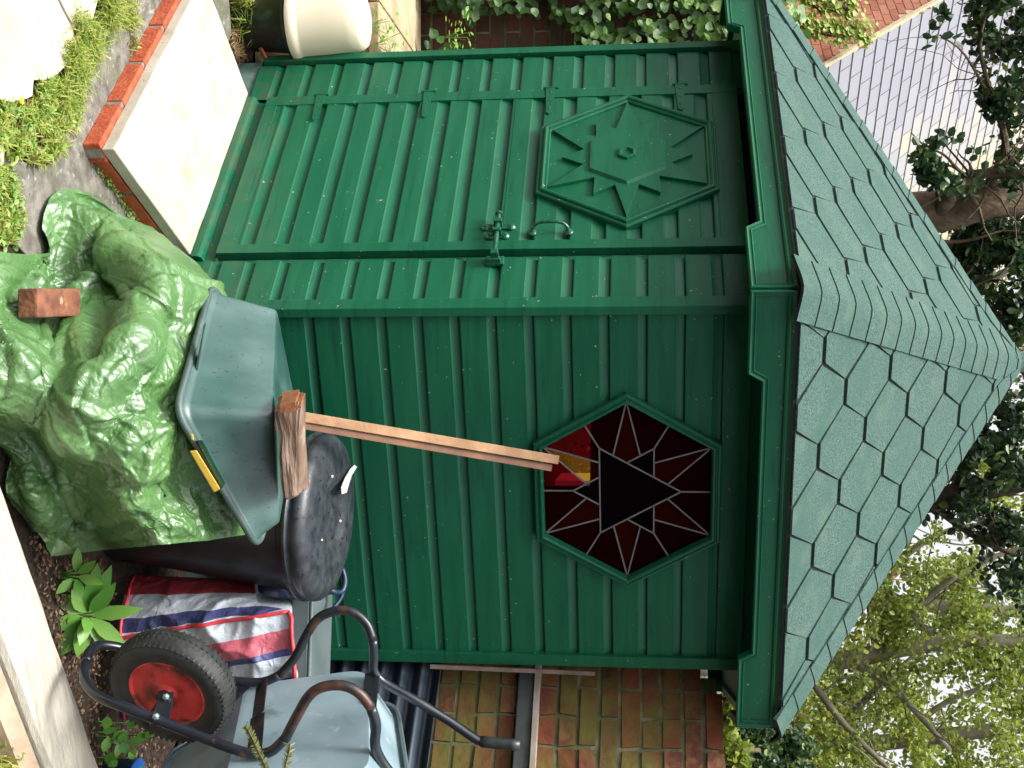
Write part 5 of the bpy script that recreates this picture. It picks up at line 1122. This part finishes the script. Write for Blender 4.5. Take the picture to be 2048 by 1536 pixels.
# ------------------------------------------------------------ neighbour's house behind, to the left
def house():
    V0 = at(1672, 120, 12.0); fh = Vector((math.sin(YAW), math.cos(YAW), 0)); th = math.atan(2632/2300)
    d1 = fh*math.cos(th)+_r*math.sin(th); d2 = fh*math.sin(th)-_r*math.cos(th); ph = R_(43); us = d2*math.cos(ph)+Vector((0, 0, math.sin(ph)))
    H = empty('brick_house', (V0.x, V0.y, 0), 'orange brick gable end house with pale mossy slate roof behind the shed', 'house')
    nr = us.cross(d1).normalized(); nr = nr if nr.z > 0 else -nr
    R0 = -1.0; R1 = 5.6; LEN = 9.5; gauge = .215; wd = .31
    rf = MB(); rf.add([V0+us*R0, V0+us*R0+d1*LEN, V0+us*R1+d1*LEN, V0+us*R1], [(0, 1, 2, 3)]); rf.add([q-nr*.08 for q in (V0+us*R0, V0+us*R0+d1*LEN, V0+us*R1+d1*LEN, V0+us*R1)], [(3, 2, 1, 0)])
    rf = rf.build('roof', DARK, H)
    a = MB(); k = 0; u = R0
    while u < R1:
        s = -(wd*.5 if k % 2 else 0)
        while s < LEN:
            s0, s1 = max(0, s+.004), min(LEN, s+wd-.004)
            if s1-s0 > .05:
                jj = random.uniform(-.006, .006); v = min(1, max(0, -.05+.27*(s-.4)+.25*noise.noise(V0+d1*s*1.3+us*u*1.3)+random.gauss(0, .09)))
                b = [V0+d1*s0+us*(u+jj), V0+d1*s1+us*(u+jj), V0+d1*s1+us*(u+gauge+.03), V0+d1*s0+us*(u+gauge+.03)]
                t = [b[0]+nr*.020, b[1]+nr*.020, b[2]+nr*.006, b[3]+nr*.006]
                a.add(t+[b[0], b[1]], [(0, 1, 2, 3), (4, 5, 1, 0)], v)
            s += wd
        u += gauge; k += 1
    SL = leafmat('lichened_slate', [(.25, .25, .28), (.30, .30, .32), (.37, .35, .31), (.42, .36, .22), (.36, .33, .27)], .7, 0)
    a.build('slates', SL, rf, fix=False)
    mb = MB(); mb.box(V0+us*R0-d1*.03+nr*.02, us*(R1-R0), d1*.04, -nr*.05); mb.build('verge', SANDSIDE, rf)
    # gable wall, bricks in courses below the verge
    a = MB(); m_ = MB(); z = 0; k = 0; o = V0.copy(); o.z = 0
    def vz(s): return V0.z+s*math.tan(ph)-.05
    s_lo = R0*math.cos(ph)
    while z < 7:
        s = -4-(.112 if k % 2 else 0)
        while s < 4.4:
            L = .262; top = vz(s+.1)
            if s < -.05: top = 0 if s < s_lo-.3 else top
            if 1.9 < z < top-.02:
                p = o+d2*s+Vector((0, 0, z)); v = random.random(); q = [p, p+d2*L, p+d2*L+Vector((0, 0, .080)), p+Vector((0, 0, .080))]; out = -d1*.008
                a.add([x+out for x in q]+q, [(0, 1, 2, 3), (4, 5, 1, 0), (7, 6, 2, 3), (4, 7, 3, 0), (5, 6, 2, 1)], v)
            s += L+.011
        z += .093; k += 1
    m_.prism([o+d2*s_lo, o+d2*4.4, o+d2*4.4+Vector((0, 0, vz(4.4))), o+d2*s_lo+Vector((0, 0, vz(s_lo)))], d1*.2)
    OB = brickmat('orange_house_brick', [(.22, .065, .038), (.32, .11, .06), (.38, .15, .09), (.28, .095, .06)], moss=(.38, .27, .19), mlo=.62, mhi=.8, sc=2)
    a.build('brickwork', OB, H, fix=False); m_.build('wall', mat('pale_pointing', (.42, .30, .20), .9, (.5, .38, .27), 9), H)
    # climbing ivy strands on the gable
    for lab, pts in (('upper ivy strand climbing the orange gable of the house', [(1560, -60), (1590, -15), (1625, 12), (1668, 22), (1715, 22)]), ('lower ivy strand on the orange gable, nearest the shed roof', [(1585, 50), (1625, 62), (1665, 72), (1700, 70), (1740, 80)])):
        mb = MB(); P = [at(x, y, 11.85) for x, y in pts]; E_ = empty('ivy', P[0], lab, 'ivy')
        for i in range(520):
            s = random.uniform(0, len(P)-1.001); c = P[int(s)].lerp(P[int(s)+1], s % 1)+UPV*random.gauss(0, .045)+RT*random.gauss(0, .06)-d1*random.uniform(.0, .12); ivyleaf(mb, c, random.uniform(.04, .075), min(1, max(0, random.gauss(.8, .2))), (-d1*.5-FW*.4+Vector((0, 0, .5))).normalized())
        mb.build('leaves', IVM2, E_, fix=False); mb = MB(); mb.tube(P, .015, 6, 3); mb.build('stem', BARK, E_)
IVM2 = leafmat('pale_ivy', [(.10, .20, .03), (.22, .34, .05), (.34, .44, .08), (.42, .50, .14)], .4, .3)  # paler, yellower leaves than the garden wall ivy
house()
# small distant gable beyond the right of the roof
o = at(1728, 1215, 22); DH = empty('distant_house', (o.x, o.y, 0), 'sliver of distant red roofed house just above the right roof hip', 'house')
mb = MB(); A_ = at(1690, 1270, 22); B_ = at(1800, 1150, 22); mb.prism([A_, at(1690, 1100, 22), at(1790, 1100, 22), at(1800, 1148, 22), at(1755, 1190, 22)], FW*3); mb.build('roof', mat('red_tiles', (.45, .12, .06), .8, (.55, .2, .1), 4), DH)
mb = MB(); q = at(1700, 1190, 22.5); mb.box(Vector((q.x, q.y, 0)), -_r*2.2, Vector((-_r.y, _r.x, 0))*2, (0, 0, q.z)); mb.build('wall', mat('pale_render', (.6, .6, .62), .9), DH)
# ------------------------------------------------------------ trees
def limb(mb, a, b, r0, r1, wob=.06, n=6):
    P = []; L = (b-a).length
    for i in range(n+1):
        t = i/n; P.append(a.lerp(b, t)+noise.noise_vector(a*3+Vector((t*2.5, 0, 0)))*wob*L*math.sin(math.pi*t))
    mb.tube(P, [r0+(r1-r0)*i/n for i in range(n+1)], 8, 2); return P
def fleaves(cl, size, dens, sp, v0=.5, vs_=.2, thr=0, nf=3.0):
    """leaf triangles pairs round cluster centres, vectorised; cl: (centre, radius, weight)"""
    C = []
    for c, r, w_ in cl:
        n = int(dens*w_)
        g_ = rng.normal(size=(n, 3)); g_ /= np.linalg.norm(g_, axis=1, keepdims=True)+1e-9; g_ *= (rng.random((n, 1))**.45)*r*np.array([[1, 1, .8]])
        pts = g_+np.array(c); keep = [noise.noise(Vector(p)*nf) > thr for p in pts]; C.append(pts[keep])
    C = np.concatenate(C); n = len(C); s = size*(.6+.8*rng.random((n, 1)))
    a = rng.normal(size=(n, 3)); a[:, 2] -= .3; a /= np.linalg.norm(a, axis=1, keepdims=True); b = rng.normal(size=(n, 3)); b -= a*(a*b).sum(1, keepdims=True); b /= np.linalg.norm(b, axis=1, keepdims=True); cn = np.cross(a, b)
    V = np.stack([C, C+a*s*.28+b*s*.33+cn*s*.10, C+a*s*.72+b*s*.30+cn*s*.08, C+a*s, C+a*s*.72-b*s*.30+cn*s*.08, C+a*s*.28-b*s*.33+cn*s*.10], 1).reshape(-1, 3)
    vv = np.clip(v0+rng.normal(size=n)*vs_, 0, 1); mb = MB(); mb.v = [tuple(x) for x in V]; mb.a = list(np.repeat(vv, 6)); mb.f = [f for i in range(n) for f in ((6*i, 6*i+1, 6*i+2, 6*i+3), (6*i, 6*i+3, 6*i+4, 6*i+5))]; return mb
SPR = leafmat('spring_leaves', [(.06, .10, .02), (.14, .20, .03), (.26, .32, .045), (.40, .44, .08)], .45, .45)
HOL = leafmat('dark_evergreen_leaves', [(.010, .030, .014), (.022, .055, .022), (.05, .10, .03), (.20, .27, .05)], .38, .25)
def tree(label, name, trunk, branches, cl, m, size, dens, v0=.5, thr=-.05, cat='tree', bark=None, nf=3.0, vs_=.2):
    P = [at(*q[:3]) for q in trunk]; base = Vector((P[0].x, P[0].y, 0)); E_ = empty(name, base, label, cat)
    mb = MB(); mb.tube([base-Vector((0, 0, .1))]+P, [trunk[0][3]*1.25]+[q[3] for q in trunk], 12, 4); mb.build('trunk', bark or BARK, E_, smooth=True)
    for br in branches:
        mb = MB(); Q = [at(*q[:3]) for q in br]; rs = [q[3] for q in br]; mb.tube(Q, rs, 8, 4)
        for i in range(len(Q)-1):       # twigs
            for k in range(5):
                a = Q[i].lerp(Q[i+1], random.random()); L = random.uniform(.25, .7)*(a-CAM).length/9; d = (UPV*random.gauss(.5, .7)+RT*random.gauss(0, .9)+FW*random.gauss(0, .6)).normalized(); limb(mb, a, a+d*L, rs[i]*.30, rs[i]*.08, .15, 4)
        mb.build('limb', bark or BARK, E_, smooth=True)
    fleaves([(at(x, y, t), r, w_) for x, y, t, r, w_ in cl], size, dens, None, v0, vs_, thr, nf).build('crown', m, E_, fix=False)
    return E_
# dark evergreen over the ridge, its trunk crossing the picture behind the roof
tree('dark evergreen tree with thick mossy trunk rising behind the shed roof peak', 'evergreen_tree', [(1500, 440, 6.9, .13), (1850, 425, 6.7, .125), (1960, 402, 6.6, .115), (2060, 392, 6.6, .105), (2300, 360, 6.6, .09)],
     [[(1880, 420, 6.6, .05), (1930, 360, 6.4, .035), (1990, 345, 6.3, .025), (2060, 348, 6.2, .02)], [(1960, 400, 6.6, .04), (2010, 300, 6.4, .022), (1990, 210, 6.3, .014), (1960, 90, 6.2, .010), (1990, -30, 6.2, .008)], [(1850, 430, 6.7, .04), (1900, 560, 6.8, .03), (2000, 680, 6.9, .02), (2060, 760, 6.9, .02)], [(1990, 215, 6.3, .010), (1930, 110, 6.2, .006), (1880, 70, 6.1, .005)]],
     [(2060, -20, 6.3, .42, 1.6), (2070, 120, 6.3, .40, 1.5), (2000, 40, 6.2, .22, .8), (2060, 240, 6.4, .28, .8), (2040, 330, 6.3, .16, .4), (1885, 325, 6.0, .15, .8), (1840, 310, 5.9, .08, .25), (1935, 340, 6.0, .14, .5), (1880, 45, 6.0, .06, .12), (1885, 80, 6.0, .08, .2), (1990, 160, 6.2, .12, .35), (1990, 215, 6.2, .09, .25), (2050, 480, 6.7, .28, .9), (1960, 480, 6.8, .26, .8), (1930, 530, 6.9, .25, .8), (2010, 570, 6.9, .32, 1.3), (2060, 640, 6.9, .32, 1.4), (1900, 450, 6.9, .18, .5), (2070, 560, 6.9, .3, 1.0), (2040, 460, 7, .2, .6)],
     HOL, .052, 950, .48, .06, nf=5.5)
tree('dark leafed holly tree hanging over the right side of the roof peak', 'holly_tree', [(1500, 1010, 8.3, .10), (1800, 1010, 8.2, .09), (2060, 960, 8.1, .075), (2250, 940, 8, .06)],
     [[(1900, 990, 8.2, .04), (1960, 900, 8.1, .03), (2050, 860, 8, .02)], [(1850, 1000, 8.2, .03), (1960, 1080, 8.1, .02), (2060, 1120, 8.1, .015)]],
     [(2010, 850, 7.9, .30, 1.2), (1950, 900, 7.9, .30, 1.3), (2050, 930, 7.9, .34, 1.3), (1890, 960, 8, .26, .8), (1970, 1000, 8, .36, 1.3), (2060, 1060, 8, .40, 1.6), (2010, 1120, 8.1, .3, .8), (2060, 1190, 8.2, .26, .6), (1850, 1010, 8.1, .14, .25), (2070, 800, 7.9, .3, 1)],
     HOL, .056, 950, .42, .07, nf=5)
def spring(label, bx, t, tr, brs, cl, size=.046, dens=1700, v0=.5, thr=.08):
    tree(label, 'spring_tree', tr, brs, cl, SPR, size, dens, v0, thr, bark=BARKG, nf=3.4, vs_=.22)
spring('slender spring tree with pale green young leaves right of the shed roof', 0, 10, [(1400, 1330, 10.5, .10), (1650, 1325, 10.5, .09), (1850, 1290, 10.5, .075), (2100, 1280, 10.4, .06)],
       [[(1700, 1320, 10.5, .05), (1790, 1380, 10.4, .04), (1900, 1500, 10.3, .02)], [(1760, 1310, 10.5, .045), (1850, 1200, 10.4, .035), (1950, 1130, 10.3, .03), (2060, 1090, 10.2, .02)], [(1600, 1330, 10.5, .04), (1690, 1450, 10.2, .03), (1800, 1560, 10, .02)]],
       [(1800, 1290, 10.2, .5, 1.2), (1700, 1390, 10.2, .45, 1.1), (1900, 1330, 10.2, .55, 1.4), (2020, 1300, 10.2, .55, 1.4), (1850, 1180, 10.2, .38, .8), (1780, 1220, 10.4, .3, .6), (1950, 1200, 10.2, .4, .8), (2040, 1420, 10, .5, 1.2)])
spring('multi-stemmed spring tree with yellowish catkins in the lower right background', 0, 12, [(1400, 1500, 12.5, .11), (1700, 1490, 12.5, .09), (1900, 1470, 12.4, .08), (2150, 1440, 12.2, .06)],
       [[(1650, 1490, 12.5, .05), (1730, 1400, 12.4, .04), (1840, 1300, 12.2, .02)], [(1700, 1490, 12.5, .05), (1800, 1560, 12.3, .03), (1950, 1620, 12, .02)], [(1800, 1480, 12.5, .04), (1900, 1400, 12.3, .03), (2060, 1350, 12.1, .02)]],
       [(1600, 1480, 12, .5, 1.1), (1700, 1520, 12, .55, 1.3), (1800, 1480, 12, .55, 1.3), (1900, 1520, 12, .55, 1.5), (2000, 1500, 12, .6, 1.6), (1650, 1420, 12, .4, .9), (1800, 1400, 12, .45, .9), (2050, 1560, 12, .5, 1.4)], .048, 1800, .62, .07)
spring('brownish twiggy tree between the holly and the spring trees, above the roof hip', 0, 13, [(1400, 1180, 13.5, .12), (1700, 1195, 13.5, .10), (1900, 1215, 13.4, .08), (2150, 1230, 13.2, .06)],
       [[(1750, 1200, 13.4, .06), (1800, 1120, 13.3, .05), (1900, 1060, 13.2, .03), (2050, 1040, 13, .02)], [(1800, 1205, 13.4, .05), (1900, 1300, 13.3, .03), (2060, 1370, 13, .02)], [(1700, 1195, 13.5, .05), (1780, 1080, 13.4, .03), (1850, 1010, 13.3, .02)]],
       [(1830, 1080, 13, .45, .9), (1930, 1130, 13, .45, .8), (2030, 1200, 13, .5, .9), (1900, 1250, 13, .5, .9), (1750, 1180, 13, .3, .5), (1850, 900, 13, .5, .8), (1780, 1010, 13, .3, .4)], .050, 1500, .40, .10)
spring('bushy spring tree behind the roof peak, left of the holly', 0, 12, [(1400, 640, 12.5, .12), (1900, 640, 12.5, .10), (2100, 650, 12.3, .08), (2300, 650, 12.3, .06)],
       [[(1900, 640, 12.4, .05), (1980, 560, 12.3, .04), (2060, 520, 12.2, .02)]], [(1950, 540, 12, .45, .8), (2030, 620, 12, .5, 1.3), (2040, 500, 12, .4, .7), (2060, 720, 12, .45, 1.0)], .050, 1500, .42, .06)
# foliage just over the brick wall
tree('dense hedgerow shrub spilling light green leaves over the end of the brick wall', 'shrub', [(1300, 1500, 5.9, .03), (1450, 1500, 5.8, .02), (1520, 1500, 5.8, .01)], [],
     [(1462, 1410, 5.4, .06, .16), (1466, 1450, 5.3, .07, .3), (1470, 1500, 5.3, .09, .4), (1475, 1545, 5.3, .10, .4), (1440, 1470, 5.5, .15, .5)], SPR, .035, 700, .6, -.2, cat='shrub', nf=8)
tree('dark green yew bush behind the tip of the roof eaves', 'conifer', [(1350, 1530, 6.6, .04), (1500, 1510, 6.5, .03), (1600, 1500, 6.5, .02)], [[(1500, 1510, 6.4, .015), (1540, 1460, 6.3, .01), (1560, 1440, 6.3, .006)]],
     [(1500, 1470, 6.3, .13, .7), (1530, 1520, 6.3, .18, 1.1), (1590, 1500, 6.4, .15, .8), (1480, 1530, 6.3, .15, .8), (1560, 1560, 6.3, .2, 1)], HOL, .036, 900, .55, -.1, cat='conifer', nf=8)
# far wood that closes the view low down
def far():
    cl = []
    for k in range(60):
        a = k/59; y = -900+a*4200; cl.append((at(1290+random.uniform(-60, 60), y, 26), 2.0+random.random(), 1))
    for k in range(30): cl.append((at(random.uniform(1380, 2100), random.uniform(860, 1640), random.uniform(19, 24)), random.uniform(.9, 1.7), 2.3))
    fleaves(cl, .11, 750, None, .50, .25, .12, 1.6).build('far_trees', SPR, fix=False)
far(); tag(bpy.data.objects['far_trees'], 'far-off band of woodland closing the garden', 'wood', kind='stuff')
